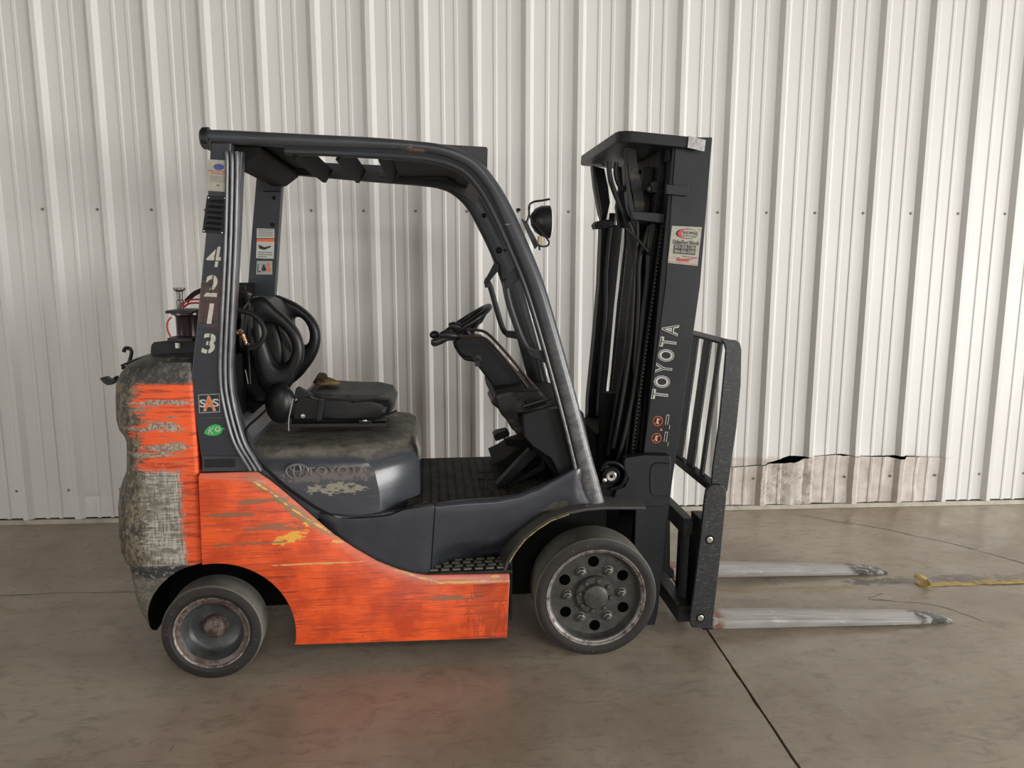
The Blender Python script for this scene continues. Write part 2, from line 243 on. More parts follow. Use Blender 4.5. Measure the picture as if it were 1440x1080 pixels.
# ------------------------------------------------------------------ mesh helpers
class MB:
    def __init__(s): s.v = []; s.f = []; s.mi = []; s.k = 0
    def face(s, idx): s.f.append(tuple(idx)); s.mi.append(s.k)
    def add(s, vs, fs):
        b = len(s.v); s.v += [tuple(v) for v in vs]
        for f in fs: s.face([i+b for i in f])
        return s
    def prism(s, pts, y0, y1):
        "outline in the x-z plane pushed from y0 to y1"
        n = len(pts); a = sum(pts[i][0]*pts[(i+1) % n][1]-pts[(i+1) % n][0]*pts[i][1] for i in range(n))
        if a < 0: pts = pts[::-1]
        vs = [(x, y0, z) for x, z in pts]+[(x, y1, z) for x, z in pts]
        return s.add(vs, [tuple(range(n)), tuple(range(2*n-1, n-1, -1))]+[(i+n, (i+1) % n+n, (i+1) % n, i) for i in range(n)])
    def box(s, x0, x1, y0, y1, z0, z1): return s.prism([(x0, z0), (x1, z0), (x1, z1), (x0, z1)], y0, y1)
    def zprism(s, pts, z0, z1):
        n = len(pts); a = sum(pts[i][0]*pts[(i+1) % n][1]-pts[(i+1) % n][0]*pts[i][1] for i in range(n))
        if a < 0: pts = pts[::-1]
        vs = [(x, y, z1) for x, y in pts]+[(x, y, z0) for x, y in pts]
        return s.add(vs, [tuple(range(n)), tuple(range(2*n-1, n-1, -1))]+[(i+n, (i+1) % n+n, (i+1) % n, i) for i in range(n)])
    def rings(s, rs, close=True, cap=(True, True)):
        n = len(rs[0]); vs = [p for r in rs for p in r]; fs = []
        for k in range(len(rs)-1):
            for i in range(n if close else n-1):
                j = (i+1) % n; fs.append((k*n+i, k*n+j, (k+1)*n+j, (k+1)*n+i))
        if cap[0]: fs.append(tuple(range(n-1, -1, -1)))
        if cap[1]: fs.append(tuple(range((len(rs)-1)*n, len(rs)*n)))
        return s.add(vs, fs)
    def tube(s, path, r, n=10, closed=False, r2=None, up=None):
        P = [Vector(p) for p in path]; m = len(P); rs = []
        T = []
        for i in range(m):
            a = P[(i-1) % m] if (closed or i > 0) else P[i]; b = P[(i+1) % m] if (closed or i < m-1) else P[i]
            T.append((b-a).normalized())
        u = Vector(up) if up else T[0].orthogonal(); u = (u-T[0]*u.dot(T[0])).normalized()
        for i in range(m):
            u = (Vector(up) if up else u); u = (u-T[i]*u.dot(T[i])).normalized(); v = T[i].cross(u)
            ra = r[i] if isinstance(r, (list, tuple)) else r; rb = (r2[i] if isinstance(r2, (list, tuple)) else r2) if r2 else ra
            rs.append([P[i]+u*(ra*math.cos(2*math.pi*k/n))+v*(rb*math.sin(2*math.pi*k/n)) for k in range(n)])
        if closed: rs.append(rs[0])
        return s.rings(rs, True, (not closed, not closed))
    def lathe(s, prof, c, axis='y', n=48, cap=False):
        "prof: (radius, along axis)"
        rs = []
        for r, a in prof:
            ring = []
            for k in range(n):
                t = 2*math.pi*k/n; p, q = r*math.cos(t), r*math.sin(t)
                if axis == 'y': ring.append((c[0]+p, c[1]+a, c[2]+q))
                elif axis == 'x': ring.append((c[0]+a, c[1]+p, c[2]+q))
                else: ring.append((c[0]+p, c[1]+q, c[2]+a))
            rs.append(ring)
        return s.rings(rs, True, (cap, cap))
    def sph(s, c, rx, ry=None, rz=None, n=14, m=8):
        ry = ry or rx; rz = rz or rx; rs = []
        for j in range(m+1):
            t = math.pi*j/m; q = max(math.sin(t), .02)
            rs.append([(c[0]+rx*q*math.cos(2*math.pi*k/n), c[1]+ry*q*math.sin(2*math.pi*k/n), c[2]+rz*math.cos(t)) for k in range(n)])
        return s.rings(rs)
    def quadplate(s, p4, th):
        "flat plate from four points, thickness along its normal"
        p = [Vector(q) for q in p4]; nrm = (p[1]-p[0]).cross(p[2]-p[0]).normalized()*th
        vs = p+[q+nrm for q in p]; return s.add(vs, [(3, 2, 1, 0), (4, 5, 6, 7), (0, 1, 5, 4), (1, 2, 6, 5), (2, 3, 7, 6), (3, 0, 4, 7)])
    def text(s, t, origin, ex, ey, size, depth=.0006, off=0.0, wid=None, hei=None, align='CENTER', sh=0):
        cu = bpy.data.curves.new('t', 'FONT'); cu.body = t; cu.size = 1.0; cu.extrude = 0; cu.offset = off; cu.resolution_u = 3
        ob = bpy.data.objects.new('t', cu); col.objects.link(ob); dg = bpy.context.evaluated_depsgraph_get()
        me = bpy.data.meshes.new_from_object(ob.evaluated_get(dg))
        xs = [v.co.x for v in me.vertices]; ys = [v.co.y for v in me.vertices]
        x0, x1, y0, y1 = min(xs), max(xs), min(ys), max(ys)
        sx_ = (wid/(x1-x0)) if wid else size; sy_ = (hei/(y1-y0)) if hei else size
        ex = Vector(ex).normalized(); ey = Vector(ey).normalized(); ez = ex.cross(ey); O = Vector(origin)
        vs = [O+ex*((v.co.x-(x0+x1)/2)*sx_+sh*(v.co.y-y0)*sy_)+ey*((v.co.y-(y0+y1)/2)*sy_)+ez*depth for v in me.vertices]
        s.add(vs, [tuple(p.vertices) for p in me.polygons])
        bpy.data.objects.remove(ob); bpy.data.curves.remove(cu); bpy.data.meshes.remove(me); return s
SPLIT = {'clamp_plate', 'handle_bracket', 'brass_fitting', 'cylinder_clamp', 'rail_clip', 'pillar_hole', 'plate_screw', 'louvre', 'cable_tie', 'mast_bolt', 'bellows_rib', 'console_slot', 'rim_hole', 'wheel_spokes', 'plate_bolt', 'mast_back_plate', 'adjust_lever', 'ignition_key', 'hood_latch', 'red_wire', 'fuel_hose', 'tank_cradle', 'axle', 'bleed_pipe', 'lift_cylinder', 'hood_seal', 'lamp_bracket', 'lamp_bolt', 'trunnion_bracket', 'pin_cap', 'fork_latch', 'chassis', 'belt_buckle', 'floor_hatch', 'roof_sheet'}
def ob(name, mb, mats, parent=None, *a_, **k_):
    if name not in SPLIT: return ob1(name, mb, mats, parent, *a_, **k_)
    par = list(range(len(mb.v)))
    def find(i):
        while par[i] != i: par[i] = par[par[i]]; i = par[i]
        return i
    for f in mb.f:
        for v in f[1:]: par[find(v)] = find(f[0])
    groups = {}
    for f, mi in zip(mb.f, mb.mi): groups.setdefault(find(f[0]), []).append((f, mi))
    out = None
    for g in groups.values():
        m_ = MB(); idx = {}
        for f, mi in g:
            for v in f:
                if v not in idx: idx[v] = len(m_.v); m_.v.append(mb.v[v])
            m_.f.append(tuple(idx[v] for v in f)); m_.mi.append(mi)
        o_ = ob1(name, m_, mats, parent, *a_, **k_); out = out or o_
    return out
def ob1(name, mb, mats, parent=None, bev=0.0, ang=32, seg=2, label=None, sub=0, solid=0.0):
    me = bpy.data.meshes.new(name); me.from_pydata(mb.v, [], mb.f)
    for m in (mats if isinstance(mats, (list, tuple)) else [mats]): me.materials.append(m)
    me.polygons.foreach_set('material_index', mb.mi); me.update()
    bm = bmesh.new(); bm.from_mesh(me); bmesh.ops.recalc_face_normals(bm, faces=bm.faces) if not getattr(mb, 'raw', False) else None
    bm.to_mesh(me); bm.free()
    me.polygons.foreach_set('use_smooth', [True]*len(me.polygons)); me.set_sharp_from_angle(angle=R(ang))
    o = bpy.data.objects.new(name, me); col.objects.link(o)
    if parent: o.parent = parent
    if solid: md = o.modifiers.new('s', 'SOLIDIFY'); md.thickness = solid; md.offset = -1
    if sub: md = o.modifiers.new('u', 'SUBSURF'); md.levels = sub; md.render_levels = sub
    if bev:
        md = o.modifiers.new('b', 'BEVEL'); md.width = bev; md.segments = seg; md.limit_method = 'ANGLE'; md.angle_limit = R(35); md.harden_normals = True
    if label: o['label'] = label
    return o
def copy_of(o, parent, delta=(0, 0, 0)):
    c = o.copy(); col.objects.link(c); c.parent = parent; c.location = Vector(o.location)+Vector(delta); return c
def boolean_cut(o, mb):
    me = bpy.data.meshes.new('cut'); me.from_pydata(mb.v, [], mb.f); bm = bmesh.new(); bm.from_mesh(me); bmesh.ops.recalc_face_normals(bm, faces=bm.faces); bm.to_mesh(me); bm.free()
    c = bpy.data.objects.new('cut', me); col.objects.link(c); c.parent = o.parent; md = o.modifiers.new('x', 'BOOLEAN'); md.object = c; md.operation = 'DIFFERENCE'; md.solver = 'EXACT'
    bpy.context.view_layer.update(); dg = bpy.context.evaluated_depsgraph_get(); dg.update(); nm = bpy.data.meshes.new_from_object(o.evaluated_get(dg))
    o.modifiers.remove(md); old = o.data; o.data = nm; nm.name = old.name; bpy.data.meshes.remove(old); bpy.data.objects.remove(c)
    nm.polygons.foreach_set('use_smooth', [True]*len(nm.polygons)); nm.set_sharp_from_angle(angle=R(32))
def smooth_path(pts, n=4, closed=False):
    "Catmull-Rom through the points"
    P = [Vector(p) for p in pts]; m = len(P); out = []
    for i in range(m if closed else m-1):
        g = lambda k: P[k % m] if closed else P[min(max(k, 0), m-1)]
        a, b, c_, d = g(i-1), g(i), g(i+1), g(i+2)
        for k in range(n):
            t = k/n; out.append(.5*((2*b)+(c_-a)*t+(2*a-5*b+4*c_-d)*t*t+(3*b-a-3*c_+d)*t**3))
    if not closed: out.append(P[-1])
    return out
def sp(y, px, n=4, closed=False):
    "smooth path of 3-D points from picture points; y one depth or one per point"
    ys = y if isinstance(y, (list, tuple)) else [y]*len(px)
    return smooth_path([Q3(a, b, yy) for (a, b), yy in zip(px, ys)], n, closed)
EX, EZ = Vector((1, 0, 0)), Vector((0, 0, 1))
def edir(y, p, q): return (Q3(q[0], q[1], y)-Q3(p[0], p[1], y)).normalized()
def decal_quad(mb, y, px4, k=0):
    mb.k = k; vs = [Q3(a, b, y) for a, b in px4]; mb.add(vs, [(0, 1, 2, 3)])
def in_quad(y, px4):
    "frame of a four-cornered label: (u, v) in 0..1, u right, v down"
    A, B, C_, D = [Q3(a, b, y) for a, b in px4]
    def f(u, v): return A*(1-u)*(1-v)+B*u*(1-v)+C_*u*v+D*(1-u)*v
    return f

# ================================================================== SETTING
floor_z = 0.0
fl = MB(); 
JX = 3.458
def slab(x0, x1, jag0=False, jag1=False):
    m = MB(); rr = random.Random(3); ys = [-14+.03*i for i in range(int(14.4/.03)+1)]
    def e(x, y, s): return x+s*(.0045+.006*max(0, mnoise.noise(Vector((y*9, 1.3, s))))+.010*max(0, mnoise.noise(Vector((y*3.1, 7.3, 0)))-.35))
    L_ = [(e(x0, y, 1) if jag0 else x0, y) for y in ys]; Rr = [(e(x1, y, -1) if jag1 else x1, y) for y in ys]
    n = len(ys); vs = []
    for z in (0, -.05):
        vs += [(a, b, z) for a, b in L_]+[(a, b, z) for a, b in Rr]
    fs = [(i, n+i, n+i+1, i+1) for i in range(n-1)]+[(2*n+i, i, i+1, 2*n+i+1) for i in range(n-1)]+[(n+i, 3*n+i, 3*n+i+1, n+i+1) for i in range(n-1)]
    m.add(vs, fs); m.raw = True; return m
base = MB(); base.box(-9, 17, -14, .4, -.14, -.045); flo = ob('floor', base, m_crack); flo['kind'] = 'structure'
ob('concrete_slab', slab(-9, JX, False, True), m_floor, flo); ob('concrete_slab', slab(JX, 17, True, False), m_floor, flo)
# hairline cracks : thin dirt-filled lines lying in the surface
def crackline(pts, w0):
    m = MB(); P = smooth_path([(a, b, .0006) for a, b in pts], 8); ring = []
    for i, p in enumerate(P):
        t = (P[min(i+1, len(P)-1)]-P[max(i-1, 0)]).normalized(); nn = Vector((-t.y, t.x, 0)); ww = w0*(.4+1.2*abs(mnoise.noise(p*9)))
        p = p+nn*.012*mnoise.noise(p*14); ring.append([p-nn*ww, p+nn*ww])
    for i in range(len(ring)-1): m.add([ring[i][0], ring[i][1], ring[i+1][1], ring[i+1][0]], [(0, 1, 2, 3)])
    return m
ob('crack', crackline([(4.55, -.14), (4.72, -.28), (4.90, -.39), (5.05, -.55), (5.18, -.68), (5.38, -.98), (5.5, -1.2), (5.9, -1.5)], .004), m_crack, flo)
ob('crack', crackline([(4.42, -1.30), (4.34, -1.36), (4.60, -1.44), (4.72, -1.62)], .0025), m_crack, flo)
ob('crack', crackline([(-.6, -1.02), (.05, -1.06), (.4, -1.04), (.8, -1.05)], .002), m_crack, flo)

ceil_ = MB(); ceil_.box(-9, 17, -14, .4, 4.05, 4.2); ce = ob('ceiling', ceil_, simple('dark_roof_sheet', (.07, .068, .062), .8)); ce['kind'] = 'structure'
wallb = MB(); wallb.box(-8.2, 14.6, .12, .2, 0, 4.05); wall = ob('wall_back', wallb, m_dark); wall['kind'] = 'structure'
PIT = .3048
prof = [(0, 0), (.022, .032), (.048, .032), (.072, 0), (.136, 0), (.143, .0045), (.157, .0045), (.164, 0), (.214, 0), (.221, .0045), (.235, .0045), (.242, 0), (.273, 0)]
def lerp_tab(x, tab):
    if x <= tab[0][0]: return tab[0][1]
    for (a, b), (c_, d) in zip(tab, tab[1:]):
        if x <= c_: return b+(d-b)*(x-a)/(c_-a)
    return tab[-1][1]
ZC = [(3.95, .272), (4.09, .285), (4.28, .295), (4.40, .318), (4.50, .348), (4.62, .348), (4.83, .362), (4.92, .350), (5.05, .344), (5.21, .345), (5.40, .335), (5.56, .325)]
GAP = [(4.34, 0), (4.42, .018), (4.47, .034), (4.52, .040), (4.58, .012), (4.64, .002), (4.80, .002), (4.85, .012), (4.90, .003), (5.15, .004), (5.19, .018), (5.24, .020), (5.28, .003), (5.45, .0)]
def in_dmg(x): return max(0, min(1, (x-3.95)/.12))*max(0, min(1, (5.60-x)/.12))
def sheet(k):
    m = MB(); m.raw = True; xs = []
    for i in range(3):
        for a, h in prof: xs.append((PIT*(3*k+i)+.020+a, h))
    xs.append((PIT*(3*k+3)+.020, 0)); xs.append((PIT*(3*k+3)+.030, .001))
    if 3.5 < PIT*3*k+1 and PIT*3*k < 5.6:   # finer columns where the sheets are torn
        f = []
        for (a, h), (b, g) in zip(xs, xs[1:]):
            c_ = max(1, int((b-a)/.014)); f += [(a+(b-a)*j/c_, h+(g-h)*j/c_) for j in range(c_)]
        xs = f+[xs[-1]]
    def pt(x, h, z, low):
        d = in_dmg(x); zc = lerp_tab(x, ZC); y = -h; near = math.exp(-abs(z-zc)/.07)*d
        nz = mnoise.noise(Vector((x*7, z*6, .7))); n2 = mnoise.noise(Vector((x*22, z*18, 3.7)))
        if low and d > 0:
            crush = max(0, 1-abs(x-4.56)/.17)
            y = y*(1-crush*.9)-d*(.004+.010*near+.007*nz+.006*n2)-crush*(.012+.014*nz)
            z = z - (.0 if z > .1 else .006*d*mnoise.noise(Vector((x*5, 0, 0))))
        elif d > 0: y += near*(-.004+.008*nz)+.0
        y -= .010*max(0, 1-math.hypot(x-4.40, (z-1.87)*1.3)/.10)*(n2+.4)
        l = math.exp(-((x-.14)/.09)**2-((z-.16)/.02)**2)
        y += .012*l
        return (x, y, z)
    zt = [0, .08, .18, .30, .42, .55, .7, .85, 1.0]; lowrows = []
    for t in zt: lowrows.append([pt(x, h, .034+(lerp_tab(x, ZC)-lerp_tab(x, GAP)*in_dmg(x)*.9-.034)*t, True) for x, h in xs])
    def grid(rows):
        n = len(rows[0]); m.add([p for r_ in rows for p in r_], [(a*n+i, a*n+i+1, (a+1)*n+i+1, (a+1)*n+i) for a in range(len(rows)-1) for i in range(n-1)])
    up = []
    for t in (0, .03, .08, .15, .5, .55, .6, 1.0):
        up.append([pt(x, h+.0, (lambda z0: z0+(4.05-z0)*(t*.44 if t < .5 else (t-.5)*1.0+.35 if t < 1 else 1))(lerp_tab(x, ZC)+.15*lerp_tab(x, GAP)*in_dmg(x)), False) for x, h in xs])
    if PIT*3*k+1 < 3.9 or PIT*3*k > 5.7:
        up[0] = lowrows[-1]
    grid(lowrows); grid(up); return m
for k in range(-9, 16):
    ob('wall_panel', sheet(k), m_wall, wall, ang=20)
scm = MB(); scm.lathe([(.0005, -.006), (.0045, -.0055), (.0050, -.002), (.0085, -.0015), (.0088, .001)], (0, 0, 0), 'y', 10)
first = None
for i in range(-2, 22):
    for z in (.2095, 1.8835):
        if first is None: first = ob('screw', scm, simple('screw_grey', (.26, .25, .23), .5, .3, .3, 80), wall); s_ = first
        else: s_ = copy_of(first, wall)
        s_.location = (PIT*i, -.0015-(.012 if z < 1 and 4.1 < PIT*i < 5.5 else 0), z)
cb = MB(); cb.box(-8.2, 14.6, -.018, .11, 0, .030); bb = ob('baseboard_back', cb, m_curb, bev=.004); bb['kind'] = 'structure'
shadow_strip = MB(); shadow_strip.box(-8.2, 14.6, -.001, .004, .030, .037); ob('sheet_shadow_line', shadow_strip, m_dark, bb)  # dark strip standing in for the shadow line under the sheets

# ================================================================== FORKLIFT
fk = bpy.data.objects.new('forklift', None); col.objects.link(fk)
fk.location = T0; fk.rotation_euler = (0, 0, TH)
fk['label'] = 'worn orange and dark grey forklift with black mast parked beside the ribbed wall'; fk['category'] = 'forklift'
W = 1.07

# ---- counterweight
def rrect(x0, x1, y0, y1, r, z, n=7, rf=.015):
    out = []
    for (cx, cy, rr, a0) in ((x1-rf, y0+rf, rf, -90), (x1-rf, y1-rf, rf, 0), (x0+r, y1-r, r, 90), (x0+r, y0+r, r, 180)):
        for k in range(n): a = R(a0+90*k/(n-1)); out.append((cx+rr*math.cos(a), cy+rr*math.sin(a), z))
    return out
sil = [(214, 898), (203, 889), (193, 868), (186, 845), (182, 815), (180, 797), (176, 789), (170, 776), (167, 755), (166, 715), (168, 692), (173, 676), (178, 664), (178, 640), (178, 622), (174, 613), (167, 604), (163, 590), (162, 560), (163, 540), (167, 526), (176, 515), (190, 508)]
cwrings = []
for i, (a, b) in enumerate(sil):
    v = Q3(a, b, .11); r = .13; ys = .035
    if b > 795: ys = .048+.0004*(b-795)
    if b < 535: r = .15; ys = .035+.012*max(0, (530-b)/20)
    cwrings.append(rrect(v.x-.012, -1.522, ys, W-ys, r, v.z))
zt = cwrings[-1][0][2]
for ins, dz in ((.03, .014), (.07, .022), (.14, .030)): cwrings.append(rrect(v.x-.012+ins*.9, -1.522, .06+ins, W-.06-ins, .13, zt+dz))
m = MB(); m.rings(cwrings); cwt = ob('counterweight', m, m_cw, fk, ang=25)
cut = MB(); cut.lathe([(.292, -.2), (.292, .34)], (-1.478, 0, .163), 'y', 56, True); boolean_cut(cwt, cut)
cut = MB(); cut.lathe([(.292, .73), (.292, 1.3)], (-1.478, 0, .163), 'y', 56, True); boolean_cut(cwt, cut)
cwt.data.materials.append(m_dark)
for p_ in cwt.data.polygons:
    if all(math.hypot(cwt.data.vertices[v].co.x+1.478, cwt.data.vertices[v].co.z-.163) < .2935 for v in p_.vertices): p_.material_index = 1  # shadow inside the wheel arch, painted onto the cut faces
# top deck in front of the cap, latch rod and hooks
m = MB(); m.box(-1.60, -1.40, .12, W-.12, .80, 1.225); ob('rear_bulkhead', m, m_dark, fk)
m = MB(); m.box(-1.62, .16, .31, W-.31, .14, .60); m.box(-.66, .10, .27, .5, .16, .58); m.box(-1.2, -.74, .10, .5, .16, .5); m.box(-.74, -.34, .09, .5, .16, .345); ob('chassis', m, m_dark, fk)
m = MB(); m.tube([Q3(171, 514, .40), Q3(190, 506, .36), Q3(214, 498, .30)], .005, 8)
m.tube(sp(.45, [(179, 518), (183, 505), (185, 495), (182, 490), (176, 490), (174, 495)]), .008, 8); m.tube([Q3(172, 516, .45), Q3(184, 521, .45)], .010, 8)
ob('hood_latch', m, m_black, fk)
m = MB(); m.prism(Q(.40, [(142, 531), (150, 529), (157, 534), (164, 528), (166, 535), (160, 540), (153, 541), (148, 538)]), .38, .42); ob('tow_hook', m, m_black, fk, bev=.004)
# bracket plate with the clamp spool
m = MB(); m.prism(Q(.16, [(213, 485), (217, 481), (236, 479), (242, 473), (275, 473), (275, 508), (222, 505), (214, 502), (212, 495)]), .155, .165); ob('tank_bracket', m, m_mast, fk, bev=.003)
m = MB(); c0 = Q3(258, 462, .16); m.lathe([(.001, .062), (.052, .062), (.056, .058), (.056, .050), (.045, .048), (.040, .040), (.040, -.040), (.045, -.046), (.055, -.050), (.055, -.058), (.001, -.060)], c0-Vector((0, -.05, 0)), 'z', 28)
sp_ = ob('clamp_drum', m, simple('drum_steel', (.06, .05, .052), .25, .7), fk)
m = MB(); t = Q3(254, 436, .21); m.lathe([(.001, .085), (.022, .085), (.023, .078), (.012, .070), (.010, .040), (.014, .036), (.013, .012), (.010, 0), (.010, -.02)], t, 'z', 16); ob('clamp_screw', m, m_bolt, sp_)
m = MB(); m.lathe([(.001, .0), (.010, 0), (.010, -.02), (.001, -.02)], Q3(250, 482, .15), 'z', 10); ob('clamp_bolt', m, m_pin, sp_)
m = MB(); m.prism(Q(.15, [(237, 436), (275, 436), (275, 440), (237, 440)]), .11, .27); m.prism(Q(.15, [(240, 474), (275, 474), (275, 479), (240, 479)]), .11, .27); ob('clamp_plate', m, m_black, sp_, bev=.002)
m = MB(); m.tube(sp(.13, [(240, 474), (235, 462), (236, 452), (241, 446)]), .0035, 6); m.tube(sp(.2, [(255, 431), (262, 424), (274, 421), (290, 422)]), .0035, 6); m.tube(sp(.22, [(256, 434), (266, 427), (280, 426)]), .0035, 6); ob('red_wire', m, m_wire, fk)
m = MB(); m.tube(sp(.3, [(262, 424), (272, 414), (285, 408), (310, 402), (345, 405)]), .010, 8); ob('hose', m, m_rubber, fk)

# ---- side frame panel (orange)
archp = [(-1.478+.290*math.cos(R(a)), .163+.290*math.sin(R(a))) for a in range(99, -14, -6)]
pan = Q(.038, [(281, 665), (362, 663), (380, 675), (395, 687), (430, 717), (470, 751), (500, 771), (530, 788), (560, 800), (580, 805), (600, 808), (716, 806), (712, 893), (410, 906)])
orp = [(-1.512, .805)]+pan[1:-1]+[(-1.197, .107)]+archp[::-1]
orp[0] = pan[0]
front = []
for i, (x, z) in enumerate(orp):
    a_, b_ = orp[i-1], orp[(i+1) % len(orp)]; dx, dz = b_[0]-a_[0], b_[1]-a_[1]; l_ = math.hypot(dx, dz)
    k_ = .036 if 1 <= i <= 11 else (.004 if i == 0 else .003); nx, nz = dz/l_, -dx/l_
    if i in (0, 11): nx, nz = 0, -1; k_ = .010 if i == 0 else .028
    if nz > 0 and i < 12: nx, nz = -nx, -nz
    if i >= 12: nx = nz = 0
    front.append((x+nx*k_, z+nz*k_))
m = MB(); m.rings([[(x, .012, z) for x, z in front], [(x, .032, z) for x, z in orp], [(x, .040, z) for x, z in orp]]); ob('side_panel', m, m_orange, fk, bev=.004, seg=2)
m = MB(); m.prism([(x, z) for x, z in orp], W-.075, W-.015); ob('side_panel', m, m_orange, fk, bev=.010)

# ---- overhead guard
NG, FG = .045, .985
pil = [(296, 200), (325, 200), (324, 230), (322, 330), (316, 480), (313, 520), (317, 560), (327, 600), (338, 632), (345, 645), (345, 663), (285, 661), (276, 600), (268, 530), (274, 480), (289, 330)]
m = MB(); m.prism(Q(NG, pil), NG, NG+.07)
guard = ob('overhead_guard', m, m_guard, fk, bev=.006)
def jamb(y, y2, par):
    for off, wd, nm in ((-2.5, 6, 'pillar_edge'), (4.5, 7, 'pillar_edge'), (11.5, 7, 'pillar_edge')):
        L_ = [(321+off, 214), (323+off, 230), (321+off, 330), (317+off, 420), (314+off, 480), (313+off, 520), (315+off, 552), (323+off, 590), (333+off, 622), (346+off, 645), (356+off, 661)]
        mm = MB(); P = sp(y, L_, 4); mm.tube(P, .016, 10, r2=.009, up=(0, 1, 0)); ob(nm, mm, m_edge, par)
jamb(NG+.004, 0, guard)
m = MB(); m.prism(Q(NG, [(326, 212), (340, 212), (338, 250), (335, 330), (330, 420), (326, 480), (325, 520), (329, 560), (341, 605), (356, 636), (372, 662), (340, 662), (322, 600), (312, 520), (320, 330)]), NG+.008, NG+.06); ob('pillar_web', m, m_guard, guard, bev=.004)
m = MB(); m.prism(Q(NG-.004, [(284, 641), (344, 641), (372, 662), (284, 664)]), NG-.004, NG+.05); m.k = 1; m.prism(Q(NG-.006, [(287, 646), (331, 645), (332, 657), (287, 658)]), NG-.006, NG); ob('pillar_foot', m, [m_cowl, m_mast], guard, bev=.003)
# near rail + front leg: one bent tube with an inner flange
outer = [(283, 182), (330, 183.5), (400, 187), (460, 190), (520, 193), (580, 198), (620, 203), (650, 212), (675, 227), (700, 257), (722, 297), (745, 350), (765, 400), (783, 460), (800, 520), (815, 575), (830, 635), (842, 678), (851, 712)]
inner = [(283, 202), (330, 204), (400, 207), (460, 209), (520, 211), (580, 214), (615, 219), (640, 227), (662, 240), (683, 266), (701, 301), (722, 350), (742, 400), (761, 460), (778, 520), (793, 575), (808, 635), (818, 678), (826, 712)]
def bent(y, sgn, nm, mat, par, o_=outer, i_=inner):
    mm = MB(); mid = sp(y, [((a+c_)/2, (b+d)/2) for (a, b), (c_, d) in zip(o_, i_)], 4)
    hw = [(Q3(a, b, y)-Q3(c_, d, y)).length/2 for (a, b), (c_, d) in zip(o_, i_)]
    rr = []; 
    for i in range(len(hw)-1): rr += [hw[i]+(hw[i+1]-hw[i])*k/4 for k in range(4)]
    rr.append(hw[-1])
    mm.tube(mid, .030, 20, r2=rr, up=(0, 1, 0)); return ob(nm, mm, mat, par)
bent(NG+.03, 1, 'roof_rail', m_leg, guard)
fl_o = [(c_+0, d) for c_, d in inner[2:]]
fl_i = [(c_+dx, d+dy) for (c_, d), (dx, dy) in zip(inner[2:], [(0, 10), (0, 10), (-1, 11), (-2, 12), (-5, 11), (-8, 9), (-9, 8), (-10, 6), (-9, 4), (-8, 3), (-7, 3), (-7, 3), (-7, 3), (-7, 2), (-7, 2), (-7, 2), (-7, 1)])]
m = MB(); A = sp(NG+.02, fl_o, 3); B = sp(NG+.02, fl_i, 3)
for yy in (0, 1): pass
rs = []
for a, b in zip(A, B):
    e = (b-a).normalized(); a2 = a-e*.015
    rs.append([Vector((a2.x, NG+.018, a2.z)), Vector((b.x, NG+.024, b.z)), Vector((b.x, NG+.045, b.z)), Vector((a2.x, NG+.045, a2.z))])
m.rings(rs); ob('rail_flange', m, m_mast, guard, bev=.003)
m = MB(); P = [a.lerp(b, .55) for a, b in zip(A, B)]; m.tube([Vector((p.x, NG+.018, p.z)) for p in P], .004, 6, r2=.006, up=(0, 1, 0)); ob('rail_bead', m, m_leg, guard)
m = MB(); e0 = Q3(287, 194, NG+.03); m.lathe([(.001, -.022), (.030, -.022), (.038, -.014), (.039, 0), (.039, .008), (.001, .008)], e0+Vector((.012, 0, -.001)), 'x', 20); 
m.prism(Q(NG, [(283, 195), (296, 195), (296, 212), (287, 208), (283, 203)]), NG-.0, NG+.06); ob('rail_end_cap', m, m_black, guard, bev=.002)
m = MB(); m.prism(Q(NG, [(822, 709), (856, 708), (860, 714), (822, 716)]), NG-.02, NG+.09); ob('leg_foot', m, m_fender, guard, bev=.003)
# far side
m = MB(); m.prism(Q(FG, [(365, 236), (401, 238), (395, 330), (389, 425), (350, 425), (357, 330)]), FG-.05, FG); fp = ob('far_pillar', m, m_guard, guard, bev=.004)
m = MB(); m.prism(Q(FG-.05, [(365, 236), (401, 240), (399, 262), (394, 270), (371, 270), (366, 262)]), FG-.075, FG-.05); ob('gusset', m, m_black, guard, bev=.004)
m = MB(); m.prism(Q(FG-.06, [(341, 219), (400, 226.5), (460, 229), (530, 232), (590, 236), (640, 243), (662, 256), (676, 272), (668, 290), (655, 278), (636, 268), (610, 262), (585, 259), (530, 255), (460, 249), (400, 244), (341, 240)]), FG-.062, FG-.055); ob('rail_web', m, m_black, guard, bev=.002)
m = MB()
for q in ((385, 278), (383, 316)): m.lathe([(.001, -.004), (.008, -.004), (.009, 0), (.009, .004)], Q3(q[0], q[1], FG-.052), 'y', 12)
ob('pillar_hole', m, m_dark, guard)
fo = [(345, 226), (400, 230), (460, 235), (530, 240), (590, 243), (630, 246), (655, 258), (680, 280), (697, 312), (715, 350), (733, 400), (750, 460), (766, 520), (776, 560), (782, 590)]
fi = [(345, 243), (400, 246), (460, 251), (530, 257), (585, 261), (615, 264), (636, 273), (655, 291), (671, 318), (689, 355), (706, 400), (723, 460), (739, 520), (751, 560), (757, 590)]
bent(FG-.03, 1, 'roof_rail', m_guard, guard, fo, fi)
m = MB(); 
for q, w_ in (((681, 303), .012), ((702, 352), .016), ((711, 352), .006)): m.sph(Q3(q[0], q[1], FG-.062), w_, .008, w_)
ob('rail_clip', m, m_dark, guard)
